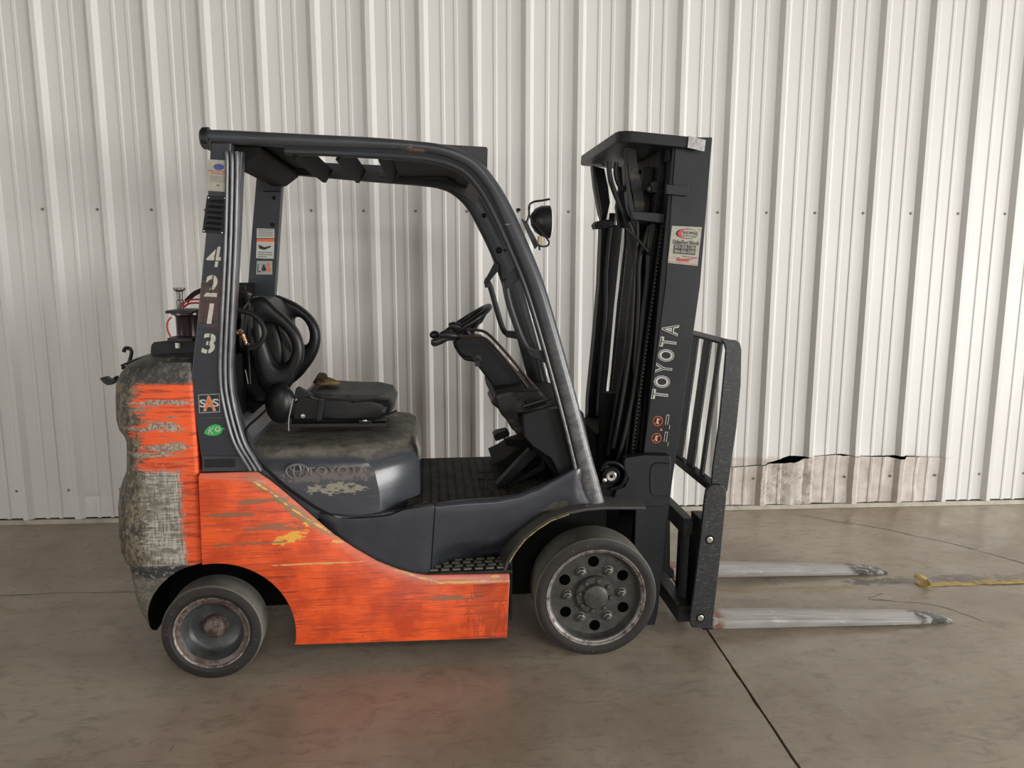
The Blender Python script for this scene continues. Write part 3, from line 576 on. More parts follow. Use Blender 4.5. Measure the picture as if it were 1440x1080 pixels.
# roof: cross bars, rear housing, front panel, visor
ZR = 2.00
def rbar(x0, x1, z0, z1, nm='roof_bar', mt=m_dark, lean=.03):
    mm = MB(); mm.prism([(x0, z0), (x1, z0), (x1+lean, z1), (x0+lean, z1)], NG+.05, FG-.04); return ob(nm, mm, mt, guard, bev=.003)
for xb in (-1.14, -.985, -.83): rbar(xb, xb+.016, ZR-.045, ZR+.012, lean=.035)
m = MB(); m.prism([(-1.40, ZR+.0), (-1.25, ZR+.0), (-1.25, ZR-.02), (-1.31, ZR-.065), (-1.37, ZR-.065), (-1.40, ZR-.02)], NG+.05, FG-.04); ob('roof_header', m, m_dark, guard, bev=.006)
m = MB(); m.box(-1.40, -1.18, NG+.05, FG-.04, ZR+.012, ZR+.02); m.prism([(-.78, ZR-.005), (-.55, ZR-.005), (-.50, ZR-.03), (-.50, ZR-.04), (-.56, ZR-.018), (-.78, ZR-.018)], NG+.05, FG-.04); ob('roof_sheet', m, m_dark, guard, bev=.002)
m = MB(); m.prism([(-.52, ZR-.03), (-.47, ZR-.05), (-.46, ZR-.065), (-.51, ZR-.045)], NG+.05, FG-.04); ob('front_header', m, m_dark, guard, bev=.004)
m = MB(); m.prism(Q(.10, [(570, 199), (640, 204), (684, 206.5), (686, 209), (685, 250), (650, 240), (620, 222), (570, 208)]), .10, .108); ob('visor_plate', m, m_black, guard, bev=.002)
m = MB(); m.prism(Q(FG-.05, [(628, 250), (664, 256), (664, 275), (655, 276), (640, 262)]), FG-.06, FG-.05); ob('gusset', m, m_guard, guard, bev=.003)
# caution strip under the roof front
m = MB(); yq = FG-.072; q4 = [(533, 239.5), (630, 243.5), (630, 252), (533, 248)]; decal_quad(m, yq, q4, 0); F = in_quad(yq-.0015, q4)
exx = (F(1, .5)-F(0, .5)).normalized(); eyy = (F(.5, 0)-F(.5, 1)).normalized(); m.k = 1
m.text('CAUTION', F(.27, .5), exx, eyy, .02, wid=.10, hei=.017); m.k = 2; m.text('WARNING', F(.66, .5), exx, eyy, .02, wid=.14, hei=.016)
m.k = 1; m.prism(Q(yq-.001, [(556, 247), (560, 241), (564, 247)]), yq-.002, yq-.001); ob('decal', m, [simple('faded_label', (.10, .09, .08), .6), flat('faded_red', (.22, .05, .04)), flat('faded_ink', (.20, .18, .16))], guard)
# louvre plate
def ellp(f, cu, cv, ru, rv, k=18, a0=0, a1=360): return [f(cu+ru*math.cos(R(a0+(a1-a0)*i/k)), cv+rv*math.sin(R(a0+(a1-a0)*i/k))) for i in range(k)]
m = MB(); lq = [(291, 275), (319, 276), (315, 329), (284, 327)]; m.prism(Q(NG-.004, lq), NG-.004, NG); lv = ob('louvre_plate', m, m_mast, guard, bev=.001)
F = in_quad(NG-.004, lq); m = MB()
for i in range(6):
    v = .10+i*.147
    a, b, c_, d = F(.20, v), F(.84, v+.012), F(.84, v+.085), F(.16, v+.07)
    up_ = Vector((0, -.014, 0)); m.add([a, b, c_+up_, d+up_, c_+up_*.2, d+up_*.2], [(0, 1, 2, 3), (3, 2, 4, 5), (0, 3, 5), (1, 4, 2)])
ob('louvre', m, m_mast, guard)
m = MB()
for u, v in ((.10, .05), (.92, .05), (.08, .95), (.92, .97)): m.sph(F(u, v), .0035, .003, .0035, 8, 5)
ob('plate_screw', m, m_pin, guard)
# decals on the pillars
def label_lines(mb, F, rows, k):
    mb.k = k
    for (u0, u1, v, h) in rows:
        mb.add([F(u0, v), F(u1, v), F(u1, v+h), F(u0, v+h)], [(0, 1, 2, 3)])
m = MB(); q4 = [(293, 224), (322, 226), (320, 270), (291, 268)]; decal_quad(m, NG-.0012, q4, 0); F = in_quad(NG-.002, q4)
m.k = 1; m.add(ellp(F, .52, .22, .26, .10), [tuple(range(18))]); m.k = 2; 
ex_ = (F(1, .5)-F(0, .5)).normalized(); ey_ = (F(.5, 0)-F(.5, 1)).normalized()
m.text('NO RIDERS', F(.5, .36), ex_, ey_, .01, wid=.070, hei=.008, depth=.0003); m.text('ON FORKLIFT', F(.5, .44), ex_, ey_, .01, wid=.055, hei=.006, depth=.0003)
label_lines(m, F, [(.1, .85, .52+.055*i, .018) for i in range(4)]+[(.45, .6, .78, .06)], 3); ob('decal', m, [m_lab, m_blue, m_red, simple('faded_text', (.20, .18, .15), .6)], guard, label='worn warning label with red and blue print near the pillar top')
m = MB(); yf = FG-.052
for q4, k in (([(361, 321), (386, 322), (386, 335), (361, 335)], 0), ([(361, 336), (386, 336), (385, 364), (360, 363)], 0), ([(361, 367), (383, 367), (383, 386), (360, 386)], 4)): decal_quad(m, yf, q4, k)
F = in_quad(yf-.001, [(361, 321), (386, 322), (386, 335), (361, 335)]); label_lines(m, F, [(.08, .9, .12+.2*i, .08) for i in range(4)], 3)
F = in_quad(yf-.001, [(361, 336), (386, 336), (385, 364), (360, 363)]); label_lines(m, F, [(0, 1, 0, .14)], 1); label_lines(m, F, [(.1, .9, .66, .05), (.1, .9, .77, .05), (.1, .6, .88, .05)], 3)
m.k = 2; m.add([F(.12, .3), F(.45, .42), F(.8, .34), F(.8, .42), (F(.45, .56)), F(.15, .5)], [(0, 1, 2, 3, 4, 5)])
F = in_quad(yf-.001, [(361, 367), (383, 367), (383, 386), (360, 386)])
label_lines(m, F, [(.08, .12, .2, .6), (.12, .3, .75, .08), (.35, .6, .45, .3), (.40, .52, .25, .2)], 2); m.k = 1
for cu, cv in ((.75, .3), (.78, .65)): m.add(ellp(F, cu, cv, .12, .14), [tuple(range(18))])
ob('decal', m, [m_lab2, m_orink, m_ink, simple('grey_text', (.2, .2, .19), .6), m_lgrey], guard, label='white and orange warning labels on the far pillar')
# stencil number, one object per digit
def digit(ch, cx, cy, wpx, hpx, gaps, rot=0):
    mm = MB(); o_ = Q3(cx, cy, NG-.001); ex1 = edir(NG, (cx, cy), (cx+10, cy+.4)); ey1 = edir(NG, (cx-1.5, cy+10), (cx, cy))
    s1 = (Q3(cx+10, cy, NG)-Q3(cx, cy, NG)).length/10
    mm.text(ch, o_, ex1, ey1, 1, wid=wpx*s1, hei=hpx*s1, off=.025); mm.k = 1
    for (gx, gy, gw, gh) in gaps:
        a = o_+ex1*(gx*s1)+ey1*(gy*s1)+Vector((0, -.0018, 0)); mm.add([a-ex1*gw*s1/2-ey1*gh*s1/2, a+ex1*gw*s1/2-ey1*gh*s1/2, a+ex1*gw*s1/2+ey1*gh*s1/2, a-ex1*gw*s1/2+ey1*gh*s1/2], [(0, 1, 2, 3)])
    ob('stencil_number', mm, [m_white, m_guard], guard, label='white stencilled '+ch)
digit('4', 301, 361, 20, 30, [(2, 0, 1.6, 30), (0, -6, 20, 1.2)])
digit('2', 298, 402, 18, 32, [(0, 2, 1.6, 26), (0, -8, 22, 4.5)])
digit('1', 296, 441, 6.5, 30, [(-6, 0, 4, 31)])
digit('3', 294, 483, 18, 30, [(0, 0, 1.6, 30)])
# square and leaf stickers
m = MB(); q4 = [(278.5, 555), (309, 553.5), (309.5, 579.5), (280, 581)]; yq = NG-.0015; decal_quad(m, yq, q4, 0); F = in_quad(yq-.0006, q4); 
m.k = 1; m.add([F(.04, .04), F(.96, .04), F(.96, .96), F(.04, .96)], [(0, 1, 2, 3)]); m.k = 0; F = in_quad(yq-.001, q4); m.k = 2
m.text('S', F(.20, .48), EX, EZ, 1, wid=.024, hei=.030, off=.02); m.text('S', F(.80, .48), EX, EZ, 1, wid=.024, hei=.030, off=.02)
m.k = 2; m.text('A', F(.5, .5), EX, EZ, 1, wid=.046, hei=.056, off=.04, depth=.0008); m.k = 3; m.text('A', F(.5, .5), EX, EZ, 1, wid=.039, hei=.049, off=.02, depth=.0016)
ob('decal', m, [m_lgrey, m_ink, m_lab2, m_orink], guard, label='black square sticker with white S letters and an orange A')
m = MB(); F = in_quad(NG-.0015, [(285, 596), (317, 596), (317, 613), (285, 613)]); lf = [F(u, v) for u, v in ((.05, .80), (.12, .5), (.3, .18), (.55, .02), (.75, .10), (.86, .35), (1.0, .36), (.88, .50), (.80, .8), (.6, .96), (.3, .98))]
m.k = 0; m.add(lf, [tuple(range(len(lf)))]); m.k = 1; F2 = in_quad(NG-.0024, [(285, 596), (317, 596), (317, 613), (285, 613)])
m.text('K', F2(.33, .55), EX, EZ, 1, wid=.020, hei=.028, sh=.3); m.add(ellp(F2, .66, .45, .13, .22), [tuple(range(18))]); m.k = 0; F3 = in_quad(NG-.0030, [(285, 596), (317, 596), (317, 613), (285, 613)]); m.add(ellp(F3, .66, .42, .07, .13), [tuple(range(18))])
ob('decal', m, [m_green, m_lab2], guard, label='small green leaf-shaped sticker')

# ---- hood, rear cover
def hoodring(z, ins, ch=0.0, fx=0.0):
    x1 = -.698-ins*.6-fx; xa = -.853-ins*.9-ch; y0 = .055+ins
    P = [(-1.42, y0), (xa-.03, y0), (xa, y0+.004), (x1-.010, .19+ins), (x1, .205+ins), (x1, W-.205-ins), (x1-.01, W-.19-ins), (xa, W-y0-.004), (xa-.03, W-y0), (-1.42, W-y0)]
    return [(x, y, z) for x, y in P]
m = MB(); m.rings([hoodring(.600, .0), hoodring(.70, .002, .0), hoodring(.78, .006, .012), hoodring(.815, .014, .03, .002), hoodring(.842, .030, .045, .006), hoodring(.862, .055, .05, .014), hoodring(.872, .085, .05, .024), hoodring(.876, .13, .05, .04)])
hood = ob('hood', m, m_hood, fk, bev=.005, seg=2, ang=22)
m = MB(); m.prism([(-1.52, .80), (-1.345, .80), (-1.345, .90), (-1.40, .98), (-1.52, 1.12)], .085, W-.085); ob('rear_cover', m, m_hood, fk, bev=.02, seg=3)
m = MB(); m.tube(sp(.052, [(375, 576), (362, 588), (347, 602), (346, 615), (356, 638), (372, 657), (400, 683), (440, 711), (460, 722), (476, 729)]), .005, 6); m.tube(sp(.052, [(476, 729), (500, 728), (540, 725), (560, 719), (590, 706)]), .005, 6); ob('hood_seal', m, m_dark, fk)
m = MB(); yb = .053
# emblem: outer ellipse, upright ellipse, cross ellipse
e0 = Q3(418, 662.5, yb)
def ring_e(mb, c_, rx, rz, w_, n=24):
    mb.tube([(c_.x+rx*math.cos(2*math.pi*i/n), yb, c_.z+rz*math.sin(2*math.pi*i/n)) for i in range(n)], w_, 6, True)
ring_e(m, e0, .041, .028, .0032); ring_e(m, e0, .014, .026, .0028); ring_e(m, e0+Vector((0, 0, .012)), .026, .012, .0028)
ob('emblem', m, simple('badge_silver', (.24, .235, .225), .4, .4), hood)
m = MB(); m.text('TOYOTA', Q3(475, 661, yb-.001), EX, EZ, 1, wid=.235, hei=.030, off=.02, depth=.001); ob('lettering', m, simple('worn_letter', (.20, .175, .16), .55, 0, .6, 70), hood)
m = MB(); vs = [Vector((-.700, .20, .800)), Vector((-.700, .36, .800)), Vector((-.716, .36, .856)), Vector((-.716, .20, .856))]; m.add([v+Vector((.004, 0, .002)) for v in vs], [(0, 1, 2, 3)]); ob('decal', m, m_lab, hood)

# ---- floor plate with mat
m = MB(); m.box(-.75, -.06, .062, .80, .60, .640); ob('floorboard', m, m_mat, fk)
fm = []
m = MB()
for i in range(17):     # mat ribs running across
    x = -.69+i*.036
    if i in (7, 8, 9, 10, 11): m.box(x, x+.026, .10, .22, .640, .646); m.box(x, x+.026, .50, .74, .640, .646)
    else: m.box(x, x+.026, .09+.0*i, .76, .640, .646)
for i in range(11): m.box(-.46+i*.016, -.452+i*.016, .26, .36, .640, .648)
for i in range(4): m.box(-.45+i*.045, -.42+i*.045, .39, .48, .640, .647)
rb = ob('mat_ribs', m, m_mat, fk, bev=.002); rb['kind'] = 'stuff'

# ---- side cowl: flat part and the hollow above the step
cols = [((450, 722, .05), (450, 745, .05)), ((500, 726, .05), (500, 785, .05)), ((520, 724, .05), (520, 798, .05)), ((560, 719, .05), (560, 812, .05)), ((590, 714, .05), (590, 814, .05)), ((603, 712, .052), (600, 808, .052)), ((612, 711, .056), (606, 805, .07)), ((622, 709.5, .06), (616, 798, .12)), ((640, 707, .06), (640, 789, .17)), ((665, 705, .06), (668, 786, .18)), ((700, 703, .06), (703, 783, .18)), ((730, 697, .06), (722, 765, .17)), ((758, 687, .06), (745, 745, .16)), ((785, 673, .06), (775, 725, .10)), ((805, 662, .06), (800, 717, .06)), ((823, 652, .06), (832, 714, .05))]
rows = []
for t in (0, .05, .15, .35, .55, .7, .8, .88, 1.0):
    row = []
    for (a, b, y0), (c_, d, y1) in cols:
        p, q = Q3(a, b, y0), Q3(c_, d, y1); g = 0 if t < .5 else (lambda u: u*u*(3-2*u))((t-.5)/.5); dep = y0+(y1-y0)*g
        z = p.z+(q.z-p.z)*t; x = p.x+(q.x-p.x)*t; dep -= .012*math.sin(math.pi*min(1, t*3))*(1 if y1 > .1 else .3); row.append(Vector((x, dep, z)))
    rows.append(row)
rows = [[Vector((p.x-.0, p.y+.05, p.z-.003)) for p in rows[0]], [Vector((p.x, p.y+.010, p.z+.004)) for p in rows[0]]]+rows
m = MB(); n_ = len(cols); m.add([p for r_ in rows for p in r_], [(a*n_+i, a*n_+i+1, (a+1)*n_+i+1, (a+1)*n_+i) for a in range(len(rows)-1) for i in range(n_-1)]); ob('step_cowl', m, m_cowl, fk, ang=60, solid=.008)
m = MB(); m.tube([rows[k][6]+Vector((0, -.001, 0)) for k in range(1, len(rows))], .0022, 6); ob('cowl_seam', m, m_dark, fk)
m = MB(); m.box(-.70, -.335, .045, .24, .350, .364); stp = ob('step', m, m_mat, fk, bev=.004)
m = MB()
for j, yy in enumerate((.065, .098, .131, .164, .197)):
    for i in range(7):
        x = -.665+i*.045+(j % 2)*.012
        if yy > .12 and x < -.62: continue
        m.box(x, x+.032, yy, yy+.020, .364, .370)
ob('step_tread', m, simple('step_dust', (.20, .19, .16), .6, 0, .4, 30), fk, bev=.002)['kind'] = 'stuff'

# ---- front fender
fpts = [(712, 803), (716, 792), (724, 778), (738, 760), (755, 746), (775, 733), (800, 724), (825, 719), (850, 717), (880, 717), (908, 717)]
P = [Q3(a, b, .0) for a, b in fpts]; m = MB(); rs = []
for i, p in enumerate(P):
    t = (P[min(i+1, len(P)-1)]-P[max(i-1, 0)]).normalized(); nn = Vector((-t.z, 0, t.x)); d = .21 if i < 7 else .20
    rs.append([p, p+nn*.012, p+nn*.012+Vector((0, d, 0)), p+Vector((0, d, 0))])
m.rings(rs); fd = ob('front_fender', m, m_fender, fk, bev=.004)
m = MB(); m.prism([(p.x, p.z) for p in P[:9]]+[(.02, .66), (-.10, .66), (-.36, .45)], .17, .20); m.box(-.37, -.33, .10, .3, .12, .40); ob('wheel_arch_liner', m, m_mast, fk)
m = MB(); m.tube([(p.x, -.003, p.z+.004) for p in P[1:7]], .0028, 6); ob('yellow_scuff', m, simple('scuff_yellow', (.40, .32, .10), .6, 0, .6, 50, ((.08, .07, .05), .5)), fd)

# ---- wheels
def wheel(cx, y0, rad, wid, front):
    c0 = (cx, y0, rad); nm = 'front_wheel' if front else 'rear_wheel'
    if front:
        pr = [(.203, .006), (.206, .001), (.222, -.003), (.236, -.002), (.245, .002), (rad, .010), (rad, wid-.012), (rad-.008, wid), (.20, wid)]
    else:
        pr = [(.140, .006), (.144, .002), (.156, -.003), (.174, -.002), (.184, .002), (rad, .010), (rad, wid-.02), (rad-.01, wid), (.14, wid)]
    m = MB(); m.lathe(pr, c0, 'y', 72)
    for i, mi in enumerate(range(len(m.f))):
        seg = mi//72; m.mi[mi] = 1 if seg in (4, 5, 6) else 0
    w_ = ob(nm, m, [m_tyre, m_tread], fk, ang=25)
    return w_, Vector(c0)
fw, fc = wheel(0, 0, .249, .170, True)
m = MB(); m.lathe([(.206, .006), (.204, -.001), (.198, .000), (.195, .006), (.189, .008)], fc, 'y', 72); ob('rim_ring', m, m_rimb, fw, ang=50)
m = MB(); m.lathe([(.189, .008), (.184, .012), (.180, .030), (.172, .042), (.170, .0425), (.080, .0425), (.001, .042)], fc, 'y', 72); dsk = ob('rim_disc', m, m_wheel, fw, ang=30)
m = MB()
for i in range(6):
    a = R(92+60*i); p = fc+Vector((.138*math.cos(a), .0415, .138*math.sin(a))); m.lathe([(.001, .0), (.0215, .0), (.0225, -.0005), (.023, .001)], p, 'y', 20)
ob('rim_hole', m, simple('hole_black', (.002, .002, .002), 1, 0, 0, 5, spec=0.0), fw)  # flush black discs: the shade inside the holes is put in by colour
ln = MB(); ln.lathe([(.022, .0), (.022, -.004), (.018, -.005)], (0, 0, 0), 'y', 18); ln.lathe([(.0185, -.004), (.0185, -.016), (.016, -.018), (.010, -.019), (.009, -.028), (.001, -.030)], (0, 0, 0), 'y', 6)
f0 = None
for i in range(6):
    a = R(62+60*i-2)
    if f0 is None: f0 = x_ = ob('lug_nut', ln, m_nut, fw)
    else: x_ = copy_of(f0, fw)
    x_.location = fc+Vector((.112*math.cos(a), .0425, .112*math.sin(a)))
m = MB(); m.lathe([(.079, .0425), (.079, .026), (.076, .022), (.054, .022), (.052, .012), (.048, .004), (.040, .0), (.001, -.001)], fc, 'y', 40); ob('hub', m, m_wheel, fw)
ln = MB(); ln.lathe([(.010, .0), (.010, -.006), (.008, -.009), (.001, -.010)], (0, 0, 0), 'y', 8); f0 = None
for i in range(8):
    a = R(80+45*i)
    if f0 is None: f0 = x_ = ob('hub_bolt', ln, m_nut, fw)
    else: x_ = copy_of(f0, fw)
    x_.location = fc+Vector((.065*math.cos(a), .022, .065*math.sin(a)))
rw, rc = wheel(-1.495, -.018, .188, .135, False)
m = MB(); m.lathe([(.143, .006), (.142, -.001), (.138, .000), (.135, .006)], rc, 'y', 64); ob('rim_edge', m, m_rimb, rw, ang=50)
m = MB(); m.lathe([(.135, .006), (.119, .009), (.116, .011)], rc, 'y', 64); ob('rim_ring', m, m_rust, rw, ang=50)
m = MB(); m.lathe([(.116, .010), (.112, .016), (.104, .050), (.088, .064), (.030, .066)], rc, 'y', 64); ob('rim_dish', m, m_dish, rw, ang=60)
m = MB(); m.lathe([(.050, .067), (.045, .054), (.040, .042), (.028, .034), (.001, .030)], rc, 'y', 36); ob('hub', m, m_rust, rw, ang=60)
def tyre_text(t, c_, r, a0, a1, par, hgt, y, flip=False, mt=None):
    m_ = MB(); n__ = len(t)
    for i, ch in enumerate(t):
        if ch == ' ': continue
        a = R(a0+(a1-a0)*i/(n__-1)); rad_ = Vector((math.cos(a), 0, math.sin(a))); ey_ = -rad_ if flip else rad_; ex_ = Vector((ey_.z, 0, -ey_.x))
        m_.text(ch, c_+rad_*r+Vector((0, y, 0)), ex_, ey_, 1, hei=hgt, wid=hgt*.75, depth=.0008)
    ob('sidewall_lettering', m_, mt or m_tyre2, par)
m_tyre2 = simple('raised_rubber', (.042, .035, .033), .6)
tyre_text('16x6x10 1/2', rc, .164, 178, 118, rw, .012, -.0025); tyre_text('MAXIM PRESS-ON', rc, .164, 285, 360, rw, .012, -.0025, True)
tyre_text('21x7x15', fc, .226, 120, 96, fw, .013, -.0025); tyre_text('PRESS-ON', fc, .226, 235, 280, fw, .013, -.0025, True)
for (src, dy) in ((fw, 0), (rw, 0)):   # the far pair
    c_ = src.copy(); col.objects.link(c_); c_.parent = fk; c_.location = (0, .85, 0) if src is fw else (0, .90, 0)
m = MB(); m.tube([(0, .05, .249), (0, 1.0, .249)], .06, 16); m.tube([(-1.495, .1, .188), (-1.495, .95, .188)], .05, 16); ob('axle', m, m_dark, fk)

# ---- dash, console, column, wheel, levers
m = MB(); m.prism(Q(.12, [(735, 583), (755, 577), (783, 574), (795, 580), (810, 640), (818, 668), (788, 676), (783, 660), (775, 645), (750, 628), (738, 615)]), .115, .16); dash = ob('dash_panel', m, m_plastic, fk, bev=.006)
m = MB(); m.prism([(-.30, .97), (-.13, 1.0), (-.03, .98), (.03, .66), (-.10, .62), (-.16, .74), (-.26, .86)], .16, W-.14); ob('firewall', m, m_dark, dash, bev=.01)
m = MB(); m.prism(Q(.36, [(691, 548), (700, 545), (752, 540), (772, 566), (800, 590), (800, 600), (745, 600), (722, 603), (712, 586), (701, 575), (694, 562)]), .22, .80); con = ob('console', m, m_console, fk, bev=.014, seg=3)
m = MB()
for i in range(7): 
    a = (742+i*5.5, 545+i*5.0); m.tube([Q3(a[0], a[1], .35), Q3(a[0]-16, a[1]+12, .21)], .006, 6); m.tube([Q3(a[0], a[1], .36), Q3(a[0], a[1], .7)], .006, 6)
ob('bellows_rib', m, m_plastic, fk)
m = MB(); m.tube([Q3(735, 572, .2), Q3(775, 560, .2)], .008, 8); m.tube([Q3(738, 580, .2), Q3(783, 566, .2)], .008, 8); ob('console_slot', m, m_black, fk)
m = MB(); m.prism(Q(.40, [(701, 575), (712, 590), (720, 604), (728, 606), (722, 595), (700, 560), (692, 560), (690, 566)]), .38, .62); ob('knee_bolster', m, m_black, fk, bev=.008)
m = MB(); m.prism(Q(.42, [(637, 483), (642, 476), (655, 471), (680, 475), (690, 484), (738, 533), (741, 540), (702, 554), (694, 544), (667, 509), (654, 508), (646, 500), (639, 489)]), .42, .60); colm = ob('steering_column', m, m_plastic, fk, bev=.012, seg=3)
m = MB(); m.lathe([(.018, .0), (.020, -.004), (.014, -.006), (.001, -.007)], Q3(672, 505, .425), 'y', 16); kk = Q3(670, 506, .42); m.tube([kk, kk+Vector((0, -.05, -.005))], .004, 6); m.box(kk.x-.010, kk.x+.010, kk.y-.065, kk.y-.055, kk.z-.02, kk.z+.004); ob('ignition_key', m, m_black, colm)
m = MB(); m.tube(sp(.418, [(640, 479), (644, 492), (652, 500), (663, 503)]), .004, 6); ob('column_trim', m, m_dark, colm)
SC = Q3(649, 457, .50); tl = R(33)
sx_ = Vector((math.cos(tl), 0, math.sin(tl))); sn = Vector((-math.sin(tl), 0, math.cos(tl))); sy_ = Vector((0, 1, 0))
m = MB(); m.tube([SC+sx_*(.145*math.cos(2*math.pi*i/40))+sy_*(.145*math.sin(2*math.pi*i/40)) for i in range(40)], .0135, 12, True); swl = ob('steering_wheel', m, m_vinyl, fk)
m = MB()
for a in (0, 125, 235):
    d = sx_*math.cos(R(a))+sy_*math.sin(R(a)); m.tube([SC-sn*.035+d*.02, SC-sn*.03+d*.08, SC+d*.142], [.014, .013, .009], 8, r2=[.006, .006, .006])
m.lathe([(.001, 0), (.03, .0), (.034, -.01), (.030, -.03), (.001, -.03)], (0, 0, 0), 'z', 20)
b0 = len(m.v)-5*20
for i in range(b0, len(m.v)): v = Vector(m.v[i]); m.v[i] = tuple(SC-sn*.018+sx_*v.x+sy_*v.y+sn*v.z)
ob('wheel_spokes', m, m_vinyl, swl)
m = MB(); m.tube([SC-sn*.04, SC-sn*.13], .028, 14); ob('column_neck', m, m_black, colm)
kb = SC+sx_*(-.118)+sy_*(-.085); m = MB(); m.tube([kb, kb+sn*.02], .008, 8); m.sph(kb+sn*.036, .022, .022, .018); ob('spinner_knob', m, m_black, swl)
def lever(hy, hp, rod, nm='lift_lever'):
    m_ = MB(); m_.tube(sp(hy, rod, 5), .0062, 8); l_ = ob(nm, m_, simple('lever_steel', (.06, .04, .035), .3, .5), fk)
    m_ = MB(); P_ = [Q3(a, b, hy) for a, b in hp]; m_.tube(P_, [.011, .018, .017, .014, .010], 12); ob('lever_grip', m_, m_black, l_)
lever(.36, [(631, 458), (637, 458), (645, 460), (651, 462), (657, 463)], [(655, 463), (668, 464), (680, 466), (689, 472), (700, 483), (722, 508), (748, 540)])
lever(.30, [(619, 471), (626, 470), (633, 471), (638, 472), (642, 472)], [(638, 472), (655, 473), (675, 474), (686, 479), (700, 494), (720, 517), (742, 545)])
m = MB(); m.tube([Q3(606, 481, .33), Q3(612, 481, .33), Q3(622, 477, .34), Q3(640, 475, .36)], [.010, .014, .010, .010], 10); ob('turn_lever', m, m_black, fk)
m = MB(); m.tube(sp(.40, [(660, 463), (664, 468), (668, 463), (672, 456), (676, 450)]), .005, 6); ob('gear_lever', m, m_black, fk)
# pedals
m = MB(); m.prism(Q(.45, [(694, 613), (699, 609), (713, 606), (717, 609), (716, 614), (697, 621)]), .45, .53); bp = ob('brake_pedal', m, m_mastblk, fk, bev=.004)
m = MB(); m.prism(Q(.48, [(706, 612), (710, 618), (735, 618), (760, 605), (770, 625), (740, 630), (712, 626)]), .47, .51); ob('pedal_arm', m, m_mastblk, bp, bev=.004)
m = MB(); m.prism(Q(.26, [(698, 682), (702, 677), (744, 632), (753, 630), (757, 638), (712, 682), (701, 685)]), .25, .31); ap = ob('accelerator_pedal', m, m_mastblk, fk, bev=.004)
m = MB(); m.prism(Q(.24, [(712, 684), (760, 655), (764, 640), (768, 642), (766, 660), (714, 687)]), .24, .25); ob('pedal_side', m, m_mastblk, ap, bev=.002)
m = MB(); m.prism(Q(.55, [(690, 645), (705, 638), (720, 628), (745, 620), (790, 630), (790, 650), (760, 648), (715, 650)]), .45, .75); ob('inner_toe_board', m, m_dark, fk, bev=.006)

# ---- assist handles
def handle(y, px, nm):
    P_ = sp(y, px, 3); m_ = MB(); m_.tube(P_, .009, 10, r2=.014, up=(0, 1, 0)); return ob(nm, m_, m_black, fk)
def handle2(y, gr, a1, a2):
    h_ = handle(y, gr, 'grab_handle'); m_ = MB(); m_.prism(Q(y, a1), y-.012, y+.012); m_.prism(Q(y, a2), y-.012, y+.012); ob('handle_bracket', m_, m_mast, h_, bev=.003)
handle2(.09, [(714, 403), (715, 398), (712, 396), (711, 402), (717, 430), (731, 470), (741, 488), (750, 493)], [(709, 398), (713, 388), (728, 370), (733, 374), (735, 388), (716, 404), (711, 407)], [(738, 488), (748, 493), (770, 492), (774, 500), (775, 512), (766, 510), (744, 500)])
handle2(.92, [(686, 404), (684, 394), (690, 405), (697, 430), (707, 462), (714, 470)], [(683, 392), (688, 383), (696, 368), (700, 372), (701, 380), (688, 396), (684, 400)], [(706, 460), (714, 465), (732, 466), (734, 478), (712, 474)])

# ---- work lamp
hc = Q3(762, 311, .10); m = MB(); hb = .058
ax = Vector((math.cos(R(4)), 0, math.sin(R(4))))
m.lathe([(.001, -.052), (.025, -.048), (.048, -.030), (.062, -.004), (.067, .028), (.068, .034), (.064, .036)], (0, 0, 0), 'x', 32)
m.v = [tuple(hc+Vector((v[0]*.86, v[1]*.92, (v[2]*.92-v[0]*.10)))) for v in m.v]; wl = ob('work_lamp', m, m_black, fk)
m = MB(); m.lathe([(.064, .034), (.055, .042), (.030, .048), (.001, .050)], (0, 0, 0), 'x', 32); m.v = [tuple(hc+Vector((v[0]*.86, v[1]*.92, (v[2]*.92-v[0]*.10)))) for v in m.v]; ob('lamp_lens', m, m_glass, wl)
m = MB(); m.tube(sp([.04, .04, .06, .06, .06, .06], [(773, 280), (762, 282), (750, 284), (744, 290), (744, 302), (740, 314)], 4), .006, 8, r2=.004, up=(0, 1, 0)); m.prism(Q(.08, [(733, 308), (740, 312), (757, 344), (752, 350)]), .06, .09); ob('lamp_bracket', m, m_black, wl)
m = MB(); m.tube(sp(.035, [(745, 290), (744, 300), (748, 310), (756, 320), (768, 334), (772, 341), (769, 346), (760, 346), (753, 342), (752, 336)], 4), .0035, 6); ob('lamp_cable', m, m_rubber, wl)
m = MB(); m.prism(Q(.09, [(757, 332), (763, 332), (763, 344), (756, 344)]), .085, .105); ob('cable_connector', m, m_amber, wl, bev=.002)
m = MB(); m.tube([Q3(758, 343, .1), Q3(759, 352, .1)], .004, 6); m.sph(Q3(729, 295, .9), .012, .01, .008); ob('lamp_bolt', m, m_black, wl)

